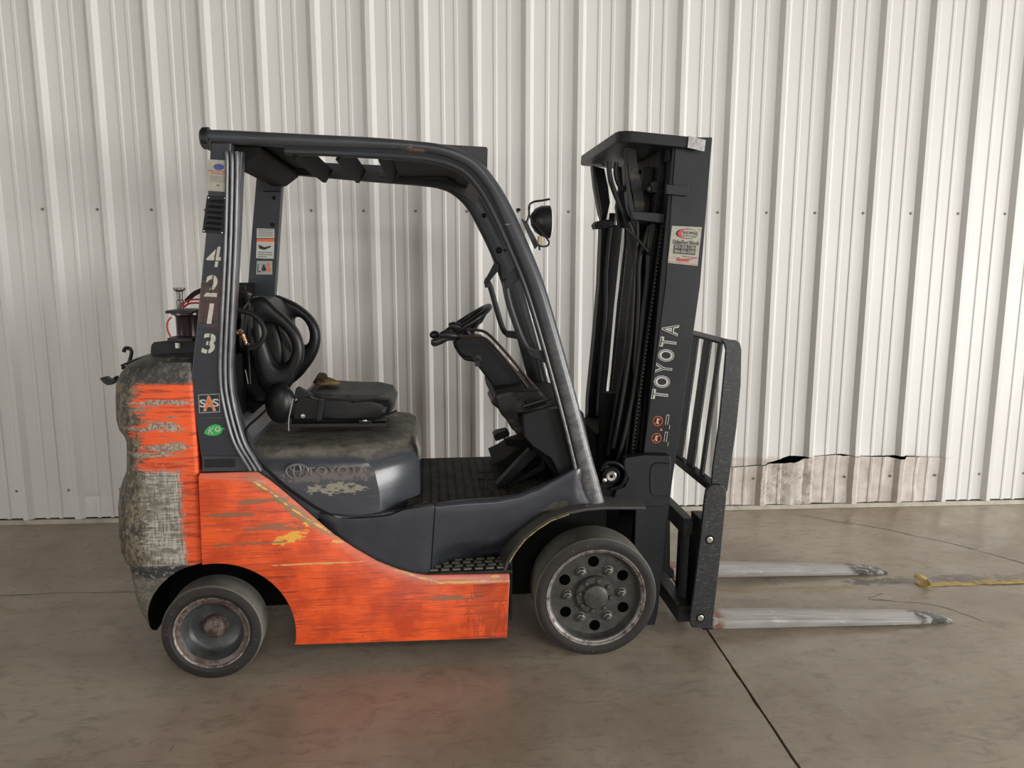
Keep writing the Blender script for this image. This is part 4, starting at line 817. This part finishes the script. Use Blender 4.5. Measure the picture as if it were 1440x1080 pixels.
# ---- seat
yn, yf_ = .27, .74
m = MB(); m.prism(Q(.50, [(352, 425), (368, 418), (386, 420), (402, 440), (410, 470), (414, 505), (408, 535), (395, 560), (368, 562), (350, 540), (345, 470)]), .33, .69); seat = ob('seat_backrest', m, m_vinyl, fk, bev=.045, seg=4)
def fatloop(y, outer_, inner_, ry, nm, mt=None):
    n1 = 4; A1 = sp(y, outer_, n1, True); B1 = sp(y, inner_, n1, True); N = 48
    def res(P_):
        L_ = [0]; Pc = P_+[P_[0]]
        for i in range(len(P_)): L_.append(L_[-1]+(Pc[i+1]-Pc[i]).length)
        o_ = []; j = 0
        for k in range(N):
            t_ = L_[-1]*k/N
            while L_[j+1] < t_: j += 1
            o_.append(Pc[j].lerp(Pc[j+1], (t_-L_[j])/max(1e-9, L_[j+1]-L_[j])))
        return o_
    A1 = res(A1); B1 = res(B1); mm = MB(); rs_ = []
    for a_, b_ in zip(A1, B1):
        c_ = (a_+b_)/2; h_ = (a_-b_)/2; ring = []
        for k in range(12):
            t_ = 2*math.pi*k/12; q = abs(math.cos(t_))**.7*(1 if math.cos(t_) > 0 else -1); w2 = abs(math.sin(t_))**.7*(1 if math.sin(t_) > 0 else -1)
            ring.append(c_+h_*q+Vector((0, ry*w2, 0)))
        rs_.append(ring)
    rs_.append(rs_[0]); mm.rings(rs_, True, (False, False)); return ob(nm, mm, mt or m_vinyl, seat, ang=60)
fatloop(.30, [(352, 422), (372, 417), (386, 430), (400, 442), (413, 455), (423, 470), (428, 490), (426, 509), (418, 526), (408, 545), (390, 557), (370, 550), (358, 520), (351, 470)], [(372, 456), (381, 455), (389, 457), (396, 461), (403, 468), (409, 478), (412, 489), (409, 500), (404, 508), (396, 512), (389, 510), (383, 502), (377, 485), (372, 468)], .032, 'seat_wing')
fatloop(.68, [(385, 415), (402, 419), (420, 428), (436, 441), (447, 456), (451, 473), (449, 490), (442, 506), (432, 520), (421, 532), (406, 540), (398, 510), (394, 470), (384, 435)], [(416, 447), (420, 446), (425, 448), (430, 453), (434, 461), (436, 470), (435, 479), (431, 484), (427, 484), (424, 480), (421, 474), (418, 466), (416, 459), (415, 452)], .034, 'seat_wing')
m = MB(); m.prism(Q(.34, [(392, 462), (400, 468), (409, 486), (411, 496), (406, 492), (398, 480)]), .322, .335); ob('wing_recess', m, m_mast, seat, bev=.004)
cu = []
for y, ins, lift in ((.255, .055, -.020), (.260, .036, -.006), (.278, .018, .004), (.33, .004, .008), (.40, .0, .0), (.50, .0, -.004), (.60, .0, .0), (.66, .006, .008), (.705, .026, .006), (.732, .055, -.004), (.742, .085, -.018)):
    base_ = Q(.27, [(408, 586), (409, 572), (420, 563), (445, 560), (480, 562), (510, 563), (535, 562), (549, 565), (555, 572), (553, 580), (545, 587), (510, 589), (460, 590)])
    cx_ = sum(p[0] for p in base_)/13; cz_ = sum(p[1] for p in base_)/13
    cu.append([(x+(-ins if x > cx_ else ins), y, z+(lift if z > cz_ else -lift*.3 if lift < 0 else 0)) for x, z in base_])
m = MB(); m.rings(cu); cush = ob('seat_cushion', m, m_vinyl, seat, bev=.008, ang=60)
m = MB(); tp = []
for y, dz, ii in ((.285, .008, .02), (.33, .012, .006), (.40, .006, 0), (.50, .002, 0), (.60, .006, .002), (.66, .012, .010), (.705, .009, .032)):
    tp.append([(x-(ii if i > 3 else 0), y, z+dz-(.004 if i in (0, 5) else 0)) for i, (x, z) in enumerate(Q(.27, [(424, 562), (446, 560), (480, 562), (510, 563), (533, 562.5), (545, 565.5)]))])
m.rings(tp, False, (False, False)); ob('seat_cover', m, m_cushion, seat, ang=60, solid=.004)
m = MB(); c_ = Q3(394, 567, .24); m.sph(c_, .060, .045, .083, 20, 12); ob('hip_restraint', m, m_vinyl, seat)
m = MB(); m.prism(Q(.25, [(412, 590), (411, 570), (418, 562), (424, 554), (440, 560), (452, 563), (450, 590)]), .235, .29); ob('recliner_cover', m, m_vinyl, seat, bev=.008)
m = MB(); m.prism(Q(.232, [(449, 562), (456, 563), (452, 591), (445, 591)]), .226, .26); m.prism(Q(.232, [(416, 546), (420, 545), (440, 557), (412, 562)]), .232, .27); ob('belt_buckle', m, m_mast, seat, bev=.003)
m = MB(); m.lathe([(.001, -.004), (.008, -.003), (.010, 0)], Q3(426, 585, .234), 'y', 12); ob('pivot_bolt', m, m_pin, seat)
for yy in (.27, .68):
    m = MB(); m.prism(Q(.27, [(405, 596), (543, 595), (543, 600), (405, 601.5)]), yy, yy+.04); ob('seat_rail', m, m_black, seat, bev=.002)
m = MB(); m.prism(Q(.27, [(408, 588), (545, 586), (520, 596), (408, 597)]), .30, .70); ob('seat_pan', m, m_dark, seat)
m = MB(); m.tube(sp(.28, [(540, 581), (543, 588), (548, 592), (543, 594)]), .003, 6); m.tube([Q3(505, 593, .25), Q3(522, 593, .25)], .009, 8); m.tube(sp(.5, [(545, 583), (552, 580), (558, 577)]), .004, 6); ob('adjust_lever', m, m_black, seat)
m = MB(); m.sph(Q3(513, 591.5, .24), .010, .006, .006); ob('adjust_knob', m, m_pin, seat)
m = MB(); m.tube(sp(.20, [(412, 560), (409, 575), (406, 590), (406, 606)]), .0022, 6); ob('seat_cord', m, m_lgrey, seat)
# dark gear behind the seat : tank cradle, regulator, hose
m = MB(); m.prism(Q(.80, [(328, 398), (352, 398), (352, 470), (370, 560), (330, 560)]), .70, .90); m.prism(Q(.6, [(331, 460), (352, 440), (370, 540), (372, 572), (331, 560)]), .36, .85); ob('tank_cradle', m, m_dark, fk, bev=.01)
m = MB(); m.tube(sp(.22, [(330, 436), (345, 438), (358, 444), (368, 455), (372, 468), (368, 480), (360, 487), (350, 490)], 5), .010, 10); m.tube(sp(.3, [(328, 404), (340, 410), (350, 415), (352, 440), (350, 490), (352, 540)], 5), .006, 8); ob('fuel_hose', m, m_rubber, fk)
m = MB(); 
for a, b, r_ in ((333, 468, .010), (339, 466, .012), (341, 474, .010), (345, 480, .009), (349, 484, .010), (351, 414, .008)): m.sph(Q3(a, b, .24), r_, r_, r_*.8, 10, 6)
m.tube([Q3(330, 468, .24), Q3(342, 470, .24)], .007, 8); m.tube([Q3(342, 470, .24), Q3(347, 484, .24)], .008, 8); ob('brass_fitting', m, m_copper, fk)
m = MB(); m.tube([Q3(345, 520, .3), Q3(349, 540, .3)], .0022, 6); ob('cord', m, m_lgrey, fk)

# ================================================================== MAST
MY = .17
near_rail = [(951, 193), (1002, 193), (985, 400), (966, 535), (951, 640), (942, 700), (925, 862), (921, 879), (886, 879), (889, 840), (895, 700), (905, 640), (918, 535), (936, 400), (943, 300)]
m = MB(); m.prism(Q(MY, near_rail), MY, MY+.018)
mast = ob('mast', m, m_mast, fk, bev=.003)
def band(y0, y1, a, b, nm, mt, par=mast, bev=.002):
    m_ = MB(); ya = y0; m_.prism(Q(ya, [a[0], a[1], b[1], b[0]]), y0, y1); return ob(nm, m_, mt, par, bev=bev)
# flanges of the near outer channel, inner channels
band(MY+.004, MY+.075, ((947, 195), (955, 195)), ((885, 860), (893, 860)), 'rail_flange', m_mastblk)
band(MY+.018, MY+.075, ((995, 195), (1001, 195)), ((917, 870), (923, 870)), 'rail_flange', m_mastblk)
band(.26, .33, ((930, 200), (958, 200)), ((880, 700), (905, 700)), 'inner_rail', m_mastblk)
band(.34, .36, ((905, 235), (925, 235)), ((858, 690), (880, 690)), 'inner_rail', m_mastblk)
far = [(846, 317), (876, 316), (873, 345), (864, 430), (856, 520), (848, 594), (846, 660), (824, 660), (828, 560), (836, 480), (843, 400), (846, 320)]
m = MB(); m.prism(Q(.80, far), .80, .88); ob('outer_rail', m, m_mastblk, mast, bev=.003)
m = MB(); m.prism(Q(.70, [(881, 240), (905, 240), (885, 430), (868, 600), (866, 660), (852, 660), (851, 598), (859, 520), (867, 430), (877, 345)]), .66, .70); ob('inner_rail', m, m_mastblk, mast, bev=.003)
# lift cylinders
m = MB(); m.tube([Q3(926, 205, .48), Q3(921, 262, .48)], .042, 20); m.tube([Q3(921, 262, .48), Q3(919, 285, .48)], .05, 20); m.tube([Q3(919, 285, .48), Q3(880, 700, .48)], .035, 20); ob('lift_cylinder', m, m_mastblk, mast)
m = MB(); m.tube([Q3(923, 275, .40), Q3(922, 300, .40)], .004, 8); m.tube([Q3(931, 208, .41), Q3(930, 222, .41)], .003, 6); m.tube([Q3(924, 208, .41), Q3(923, 216, .41)], .004, 6); ob('bleed_pipe', m, m_bolt, mast)
m = MB(); m.tube([Q3(938, 300, .24), Q3(897, 690, .24)], .020, 16); ob('lift_cylinder', m, m_mastblk, mast)
m = MB(); m.tube([Q3(862, 300, .84), Q3(833, 650, .84)], .018, 16); ob('lift_cylinder', m, m_mastblk, mast)
m = MB(); m.prism(Q(.66, [(866, 236), (886, 236), (882, 322), (868, 320), (864, 292), (869, 262)]), .62, .66); ob('sheave_bracket', m, m_mastblk, mast, bev=.003)
# top plate
def tilt(x, z): return x
tz0, tz1 = 2.040, 2.083
plan = [(.405, .135), (.135, .135), (.108, .145), (.088, .17), (.082, .20), (.082, .87), (.095, .90), (.40, .90)]
m = MB(); m.zprism(plan, tz0, tz1); m.v = [(x+(z-2.04)*.08, y, z-(x-.1)*.078+.004) for x, y, z in m.v]; ob('top_plate', m, m_mast, mast, bev=.004)
m = MB(); q4 = [(968.5, 191), (992.5, 197), (990.5, 213), (967, 207.5)]; m.prism(Q(.13, q4), .128, .136); decal_quad(m, .1275, q4, 1); m.k = 2; F = in_quad(.127, q4)
rr = random.Random(4)
for i in range(26):
    u, v = rr.random()*.9, rr.random()*.85; m.add([F(u, v), F(u+.07, v+.02), F(u+.05, v+.10)], [(0, 1, 2)])
ob('decal', m, [m_mast, simple('scratched_silver', (.52, .51, .53), .5, 0, .4, 60), m_lgrey], mast, label='scratched silver label on the mast top')
# slanted hose struts
def strut(y, a, nm, mt): m_ = MB(); m_.prism(Q(y, a), y, y+.05); return ob(nm, m_, mt, mast, bev=.002)
strut(.27, [(880, 207), (894, 209), (898, 240), (907, 285), (906, 300), (893, 299), (890, 275), (884, 245)], 'hose_strut', m_console)
strut(.26, [(878, 230), (882, 232), (886, 262), (893, 298), (888, 302), (884, 290), (880, 255)], 'hose_strut', m_mast)
strut(.80, [(833, 233), (850, 237), (855, 262), (858, 285), (852, 312), (846, 310), (843, 290), (837, 260)], 'hose_strut', m_mastblk)
strut(.795, [(833, 233), (836, 233), (840, 260), (847, 300), (846, 310), (843, 300), (836, 262)], 'hose_strut', m_fender)
m = MB(); m.prism(Q(.78, [(836, 316), (840, 311), (850, 309), (861, 308), (861, 317), (852, 321), (838, 322)]), .78, .86); ob('hose_clamp', m, m_console, mast, bev=.003)
m = MB(); m.prism(Q(.21, [(886, 297), (955, 302), (954, 315), (932, 314), (890, 309)]), .20, .24); mid = ob('cross_bar', m, m_mast, mast, bev=.003)
m = MB(); m.box(.27, .30, .26, .80, 1.775, 1.815); ob('cross_bar', m, m_mastblk, mast, bev=.003)
m = MB(); m.prism(Q(.16, [(937, 258), (938, 260), (968, 261), (966, 276), (936, 273)]), .150, .172); m.prism(Q(.3, [(915, 256), (938, 257), (936, 273), (914, 272)]), .26, .34); ob('cylinder_clamp', m, m_mast, mast, bev=.003)
m = MB(); m.sph(Q3(914, 266, .3), .014, .01, .014); m.sph(Q3(923, 252, .40), .012, .01, .012); m.sph(Q3(849, 231, .8), .01); m.sph(Q3(884, 304, .35), .008); ob('mast_bolt', m, m_nut, mast)
m = MB(); m.box(.30, .34, .19, .88, 1.98, 2.03); ob('cross_bar', m, m_mastblk, mast, bev=.003)
# chains: link rows
m_pinblk = simple('chain_pin_steel', (.06, .058, .052), .4, .4, .4, 60)
def chain(y, p, q, nm='lift_chain'):
    A_, B_ = Q3(*p, y), Q3(*q, y); n__ = int((B_-A_).length/.016); m_ = MB(); d = (B_-A_)/n__
    m_.tube([A_, B_], .010, 6, r2=.006)
    h_ = ob(nm, m_, m_mastblk, mast); m_ = MB()
    for i in range(n__):
        c1 = A_+d*(i+.5); m_.lathe([(.001, -.012), (.0042, -.012), (.0042, .012), (.001, .012)], c1, 'y', 6)
    p_ = ob('chain_pin', m_, m_pinblk, mast); p_['kind'] = 'stuff'
chain(.22, (931, 316), (880, 700)); chain(.62, (880, 350), (852, 610))
# hoses
def hose(y, px, r=.009): 
    m_ = MB(); m_.tube(sp(y, px, 5), r, 10); ob('hose', m_, m_rubber, mast)
hose(.30, [(856, 226), (858, 250), (866, 275), (880, 305), (888, 335), (893, 380), (888, 440), (880, 500), (866, 570), (855, 640)], .011)
hose(.30, [(867, 228), (866, 245), (872, 262), (884, 272), (892, 290)], .010)
hose(.27, [(884, 312), (895, 345), (897, 385), (892, 440), (885, 500), (874, 570), (862, 630)], .012)
hose(.26, [(896, 312), (896, 335), (893, 375), (888, 470), (880, 530), (868, 600)], .009)
hose(.25, [(914, 318), (906, 340), (899, 370), (898, 420), (895, 480), (893, 520), (899, 560), (898, 600), (890, 650)], .010)
hose(.24, [(920, 316), (914, 350), (911, 385), (906, 430), (900, 480), (893, 540), (885, 580), (876, 620), (866, 655)], .010)
hose(.24, [(916, 316), (911, 345), (909, 390), (903, 440), (897, 500), (889, 560), (880, 640)], .007)
hose(.22, [(881, 322), (895, 335), (908, 350), (913, 356)], .006)
hose(.28, [(861, 255), (866, 275), (876, 300), (882, 318)], .006)
hose(.82, [(852, 320), (850, 360), (847, 395), (845, 430), (846, 470), (838, 520), (835, 560), (826, 590), (821, 610), (822, 650)], .011)
hose(.80, [(858, 320), (852, 380), (851, 440), (845, 500), (839, 560), (836, 640)], .011)
m = MB(); 
for q, y in (((849, 393), .82), ((846, 468), .82), ((837, 560), .8), ((913, 356), .22), ((840, 522), .82)): m.sph(Q3(*q, y), .016, .012, .008, 10, 6)
ob('cable_tie', m, m_mastblk, mast)
m = MB(); m.prism(Q(.45, [(838, 610), (905, 600), (905, 860), (835, 860)]), .45, .8); m.prism(Q(.24, [(858, 560), (905, 560), (902, 700), (850, 700)]), .36, .42); ob('mast_back_plate', m, m_dark, mast)
# foot bracket and trunnion
m = MB(); m.prism(Q(.13, [(877, 648), (879, 643), (905, 639), (941, 640), (943, 645), (941, 700), (936, 712), (896, 712), (868, 706), (862, 700), (866, 688), (878, 684), (883, 672), (877, 660)]), .12, .17); fb = ob('mast_foot', m, m_mast, mast, bev=.005)
m = MB(); m.tube(sp(.118, [(941, 652), (922, 652), (916, 662), (916, 688), (922, 697), (940, 699)], 4), .0035, 6); ob('foot_rib', m, m_mast, fb)
m = MB(); pc = Q3(859, 669, .12); m.lathe([(.038, .03), (.038, .0), (.034, -.004), (.032, .0), (.022, .0), (.022, -.006), (.018, -.008), (.006, -.008), (.005, -.004), (.001, -.004)], pc, 'y', 28); ob('trunnion_pin', m, [m_mastblk], mast)
m = MB(); m.lathe([(.022, .0), (.022, -.008), (.018, -.011), (.008, -.010), (.006, -.006)], pc, 'y', 24); m.lathe([(.009, 0), (.009, -.006), (.001, -.008)], Q3(850, 675, .12), 'y', 10); ob('pin_cap', m, m_pin, mast)
m = MB(); m.tube(sp(.13, [(845, 662), (852, 652), (866, 651), (878, 660), (880, 672), (872, 684), (858, 688)], 4), .008, 8); m.prism(Q(.14, [(835, 690), (850, 675), (875, 690), (880, 712), (835, 712)]), .14, .3); ob('trunnion_bracket', m, m_mastblk, mast)
# decals on the rail
ra = (Q3(985, 400, MY)-Q3(951, 640, MY)); ra = Vector((ra.x, 0, ra.z)).normalized(); rx_ = Vector((ra.z, 0, -ra.x))
m = MB(); q4 = [(945, 317.5), (987, 319.5), (981, 374), (939, 369.5)]; yd = MY-.0012; decal_quad(m, yd, q4, 0); F = in_quad(yd-.0006, q4)
ex_ = (F(1, .5)-F(0, .5)).normalized(); ey_ = (F(.5, 0)-F(.5, 1)).normalized()
m.k = 1; m.add(ellp(F, .52, .19, .37, .135, 24), [tuple(range(24))]); F = in_quad(yd-.0010, q4); m.k = 0; m.add(ellp(F, .56, .19, .32, .115, 24), [tuple(range(24))])
F = in_quad(yd-.0013, q4); m.k = 2; m.add([F(.50, .05), F(.30, .09), F(.22, .19), F(.30, .29), F(.52, .33), F(.38, .26), F(.34, .19), F(.38, .12)], [tuple(range(8))])
F = in_quad(yd-.0016, q4); m.k = 1; m.text('SHOPPAS', F(.63, .165), ex_, ey_, 1, wid=.060, hei=.012, off=.02, depth=.0003); m.text('MATERIAL HANDLING', F(.63, .245), ex_, ey_, 1, wid=.058, hei=.006, depth=.0003)
m.text('Dallas/Fort Worth', F(.53, .42), ex_, ey_, 1, wid=.108, hei=.017, off=.015, depth=.0003)
m.add([F(.15, .49), F(.87, .49), F(.87, .73), F(.15, .73)], [(0, 1, 2, 3)]); F = in_quad(yd-.0022, q4); m.k = 0
m.text('817-359-1100', F(.51, .55), ex_, ey_, 1, wid=.082, hei=.013, off=.02, depth=.0003); m.text('866-506-2200', F(.51, .66), ex_, ey_, 1, wid=.082, hei=.013, off=.02, depth=.0003)
m.k = 1; m.add([F(.45, .775), F(.95, .79), F(.95, .80), F(.45, .79)], [(0, 1, 2, 3)]); m.k = 2; m.text('Rental', F(.48, .87), ex_, ey_, 1, wid=.050, hei=.015, off=.03, sh=.3, depth=.0003); m.add([F(.6, .86), F(.97, .78), F(.97, .80), F(.6, .89)], [(0, 1, 2, 3)])
m.k = 2; m.add([F(0, .955), F(1, .965), F(1, .975), F(0, .965)], [(0, 1, 2, 3)])
ob('decal', m, [m_lab, m_ink, m_red], mast, label='aged dealer sticker with oval logo and phone numbers')
def outline_text(t, org, ex1, ey1, wid, hei):
    m_ = MB(); m_.k = 0; m_.text(t, org, ex1, ey1, 1, wid=wid, hei=hei, off=.05, depth=.0008)
    m_.k = 1; m_.text(t, org, ex1, ey1, 1, wid=wid-.010, hei=hei-.011, off=-.016, depth=.0018); return m_
# letters set one by one up the rail so that their outlines stay even
m = MB(); A_ = Q3(927, 561, MY-.001); B_ = Q3(943.5, 456, MY-.001); up_ = (B_-A_).normalized(); dn_ = Vector((up_.z, 0, -up_.x))
tot = (B_-A_).length+.012; wds = [.92, 1.12, .95, 1.12, .92, 1.05]; sc_ = tot/sum(wds); cur = -.006
for ch, wd in zip('TOYOTA', wds):
    cpos = A_+up_*(cur+wd*sc_/2); cw = wd*sc_-.008
    m.k = 0; m.text(ch, cpos, up_, -dn_, 1, wid=cw, hei=.070, off=.04, depth=.0006)
    cur += wd*sc_
wv = list(m.v)
m2 = MB(); cu_ = 0; cur = -.006
for ch, wd in zip('TOYOTA', wds):
    cpos = A_+up_*(cur+wd*sc_/2); cw = wd*sc_-.008
    m.k = 1; m.text(ch, cpos, up_, -dn_, 1, wid=cw-.006, hei=.064, off=-.022 if ch not in 'O' else -.03, depth=.0016)
    cur += wd*sc_
ob('lettering', m, [m_lab2, m_mast], mast, label='outlined white lettering running up the mast')
m = MB(); yd = MY-.0015
for (a, b) in ((925, 592), (923, 616)):
    c_ = Q3(a, b, yd); m.k = 1; m.tube([c_+up_*(.020*math.cos(2*math.pi*i/18))+dn_*(.020*math.sin(2*math.pi*i/18)) for i in range(18)], .0016, 4, True)
    m.k = 2; m.add([c_+up_*.012-dn_*.004, c_+up_*.010+dn_*.006, c_-up_*.004+dn_*.003, c_-up_*.013+dn_*.008, c_-up_*.012-dn_*.003, c_-up_*.002-dn_*.006], [(0, 1, 2, 3, 4, 5)]); m.k = 1; m.tube([c_+up_*.014+dn_*.014, c_-up_*.014-dn_*.014], .0014, 4)
    m.k = 0; m.tube([c_+dn_*.034+up_*.030, c_+dn_*.034-up_*.012], .0016, 4); m.tube([c_+dn_*.044+up_*.030, c_+dn_*.044-up_*.012], .0016, 4); m.tube([c_+dn_*.034+up_*.030, c_+dn_*.044+up_*.030], .0016, 4)
    m.k = 3; m.tube([c_+dn_*(.050+.004*math.cos(t_))-up_*(.020+.010*math.sin(t_)) for t_ in (-1.2, -.6, 0, .6, 1.2)], .002, 4)
c_ = Q3(930, 604, yd); m.k = 1; m.add([c_+up_*.006, c_-up_*.005+dn_*.006, c_-up_*.005-dn_*.006], [(0, 1, 2)])
ob('decal', m, [m_lab2, m_orink, flat('pink_ink', (.6, .35, .3)), m_lab], mast, label='red and white pictogram decal low on the mast rail')

# ================================================================== CARRIAGE, BACKREST, FORKS
CX = .56
m = MB(); m.box(.405, .445, .15, .92, .44, .515); car = ob('carriage', m, m_scuff, fk, bev=.003)
m = MB(); m.box(.385, .44, .12, .90, .065, .135); ob('lower_bar', m, m_scuff, car, bev=.003)
for y0 in (.30, .62):
    m = MB(); m.prism(Q(.30, [(957, 742), (972, 750), (966, 866), (951, 862)]) if y0 == .30 else [(x-.0, z) for x, z in Q(.30, [(957, 742), (972, 750), (966, 866), (951, 862)])], y0, y0+.035); ob('roller_plate', m, m_mastblk, car, bev=.003)
m = MB(); m.prism(Q(.22, [(974, 735), (985, 742), (976, 860), (966, 866)]), .21, .25); ob('roller_plate', m, m_mastblk, car, bev=.003)
m = MB(); m.box(.43, .47, .60, .74, .50, .56); m.tube([(.46, .64, .53), (.46, .64, .60)], .008, 8); ob('fork_latch', m, simple('rust_latch', (.12, .05, .04), .6), car, bev=.002)
# load backrest
bt = Q(.09, [(1012, 476), (1033, 478), (1039, 482), (1041, 492), (1040, 540), (1034, 600), (1026, 655), (1021, 690), (998, 692), (1001, 655), (1009, 600), (1016, 530), (1019, 492), (1017, 483)])
m = MB(); m.prism(bt, .075, .090); br = ob('load_backrest', m, m_scuff, fk, bev=.003)
m = MB(); m.prism(Q(.075, [(989, 700), (991, 688), (998, 680), (1012, 680), (1019, 687), (1019, 700), (1011, 780), (1001, 865), (1000, 882), (971, 880), (968, 870), (980, 780)]), .055, .075); lp = ob('side_plate', m, m_scuff, br, bev=.004)
m = MB()
for q, r_ in (((998, 759), .020), ((985, 869), .020)):
    m.k = 0; m.lathe([(.001, -.0005), (r_, -.0005), (r_, .002)], Q3(*q, .055), 'y', 20); m.k = 1; m.lathe([(.013, -.001), (.013, -.003), (.010, -.004), (.001, -.003)], Q3(*q, .055), 'y', 16)
ob('plate_bolt', m, [m_dark, m_pin], br)
def xz(px, py, y): v = Q3(px, py, y); return v.x, v.z
topx, topz = .565, 1.262; botx, botz = .492, .665
m = MB(); m.box(.50, .575, .08, .98, 1.262, 1.272); ob('top_bar', m, m_mastblk, br, bev=.002)
m = MB(); m.prism([(.480, .655), (.515, .660), (.517, .690), (.482, .684)], .08, .98); ob('bottom_bar', m, m_mastblk, br, bev=.002)
for yy, ww in ((.205, .035), (.325, .085), (.485, .085), (.645, .085), (.805, .085), (.95, .03)):
    m = MB(); m.prism([(.494, .67), (.506, .67), (.566, 1.25), (.554, 1.25)], yy, yy+ww); ob('vertical_bar', m, m_scuff, br, bev=.002)
m = MB(); m.prism(bt, .965, .98); ob('side_upright', m, m_scuff, br)
# forks
def fork(y0, lab, tipx):
    L0 = .53; m_ = MB(); wd = .115; rs_ = []
    for t, th_, ins in ((0, .044, 0), (.2, .042, 0), (.45, .034, 0), (.7, .026, 0), (.86, .019, .002), (.93, .015, .012), (.975, .012, .030), (1.0, .008, .055)):
        x = L0+(tipx-L0)*t; zb = .034*(1-t)+.003; 
        a, b = y0+ins*.25, y0+wd-ins*1.3
        e = .0035*min(1, th_/.03); rs_.append([(x, a+e, zb), (x, b-e, zb), (x, b, zb+e), (x, b, zb+th_-e), (x, b-e*1.6, zb+th_), (x, a+e*1.6, zb+th_), (x, a, zb+th_-e), (x, a, zb+e)])
    m_.rings(rs_); f_ = ob('fork', m_, m_fork, fk, ang=50, label=lab)
    m_ = MB(); m_.prism([(.455, .53), (.50, .53), (.515, .10), (.54, .075), (.54, .037), (.49, .035), (.468, .06)], y0, y0+wd); ob('fork_shank', m_, m_mastblk, f_, bev=.004)
fork(.095, 'near polished steel fork blade', 1.645); fork(.635, 'far polished steel fork blade', 1.672)

# ================================================================== LOOSE THINGS
def world(px, py, y): v = Q3(px, py, y); return Vector(T0+UX*v.x+UY*v.y+np.array([0, 0, v.z]))
# crumpled tan glove on the seat
gl = MB(); P0 = Q3(455, 540, .55)
def topz_(): return Q(.27, [(480, 561)])[0][1]+.014
gz = topz_(); gx = Q3(456, 543, .52).x
rs = []
for t, wx, hz in ((0, .012, .006), (.1, .05, .018), (.25, .066, .030), (.45, .070, .034), (.6, .060, .040), (.75, .050, .028), (.9, .035, .018), (1, .015, .006)):
    ring = []
    for k in range(18):
        a = 2*math.pi*k/18; nn = mnoise.noise(Vector((t*7, math.cos(a)*3.1, math.sin(a)*3.1)))
        ring.append((gx+.01+(t-.5)*.11+.012*nn, .55+wx*.8*math.cos(a)*(1+.5*nn), gz+max(0, hz*(1+1.6*nn)*(1+math.sin(a)))*.45))
    rs.append(ring)
gl.rings(rs); g = ob('work_glove', gl, m_cloth, ang=80, sub=1)
g.matrix_world = Matrix.Translation(Vector(T0)) @ Matrix.Rotation(TH, 4, 'Z')
g['label'] = 'crumpled tan leather work glove lying on the black forklift seat'; g['category'] = 'glove'
cf = MB(); cf.prism([(gx-.06, gz+.004), (gx+.015, gz+.004), (gx+.0, gz+.045), (gx-.03, gz+.05)], .57, .61); ob('glove_cuff', cf, simple('dark_cuff', (.05, .035, .02), .85), g, bev=.006)
# yellow tape on the floor
def tape(x0, x1, yc, wd, z, seed, curl=0):
    m_ = MB(); n__ = max(6, int((x1-x0)/.02)); rows_ = []
    for i in range(n__+1):
        x = x0+(x1-x0)*i/n__; a = mnoise.noise(Vector((x*14, seed, 0)))*.022; b = mnoise.noise(Vector((x*17, seed+4, 0)))*.022
        h = z+.003*abs(mnoise.noise(Vector((x*16, seed, 2)))); rows_.append([(x, yc-wd/2+a, h), (x, yc-wd/6, h+.0015), (x, yc+wd/6, h+.001), (x, yc+wd/2+b, h)])
    m_.rings(rows_, False, (False, False)); return m_
tp_ = ob('floor_tape', tape(4.66, 4.97, -1.215, .048, .0012, 1), m_yel, ang=80)
tp_['label'] = 'torn yellow floor tape strip ending in a crumpled curl, past the fork tips'; tp_['category'] = 'tape'
ob('tape_piece', tape(4.95, 5.24, -1.212, .050, .0035, 5), m_yel, tp_, ang=80); ob('tape_piece', tape(5.21, 5.9, -1.225, .050, .0022, 9), m_yel, tp_, ang=80)
m = MB(); rs = []
for i in range(9):
    a = R(-30+34*i); r_ = .030+.006*mnoise.noise(Vector((i*.7, 0, 3))); rs.append([(4.665+r_*math.sin(a)+.01*mnoise.noise(Vector((i, j, 2))), -1.245+.020*j+.014*math.sin(i*1.7+j), .020-r_*.75*math.cos(a)+.003) for j in range(4)])
m.rings(rs, False, (False, False)); ob('tape_curl', m, m_yel, tp_, ang=60)
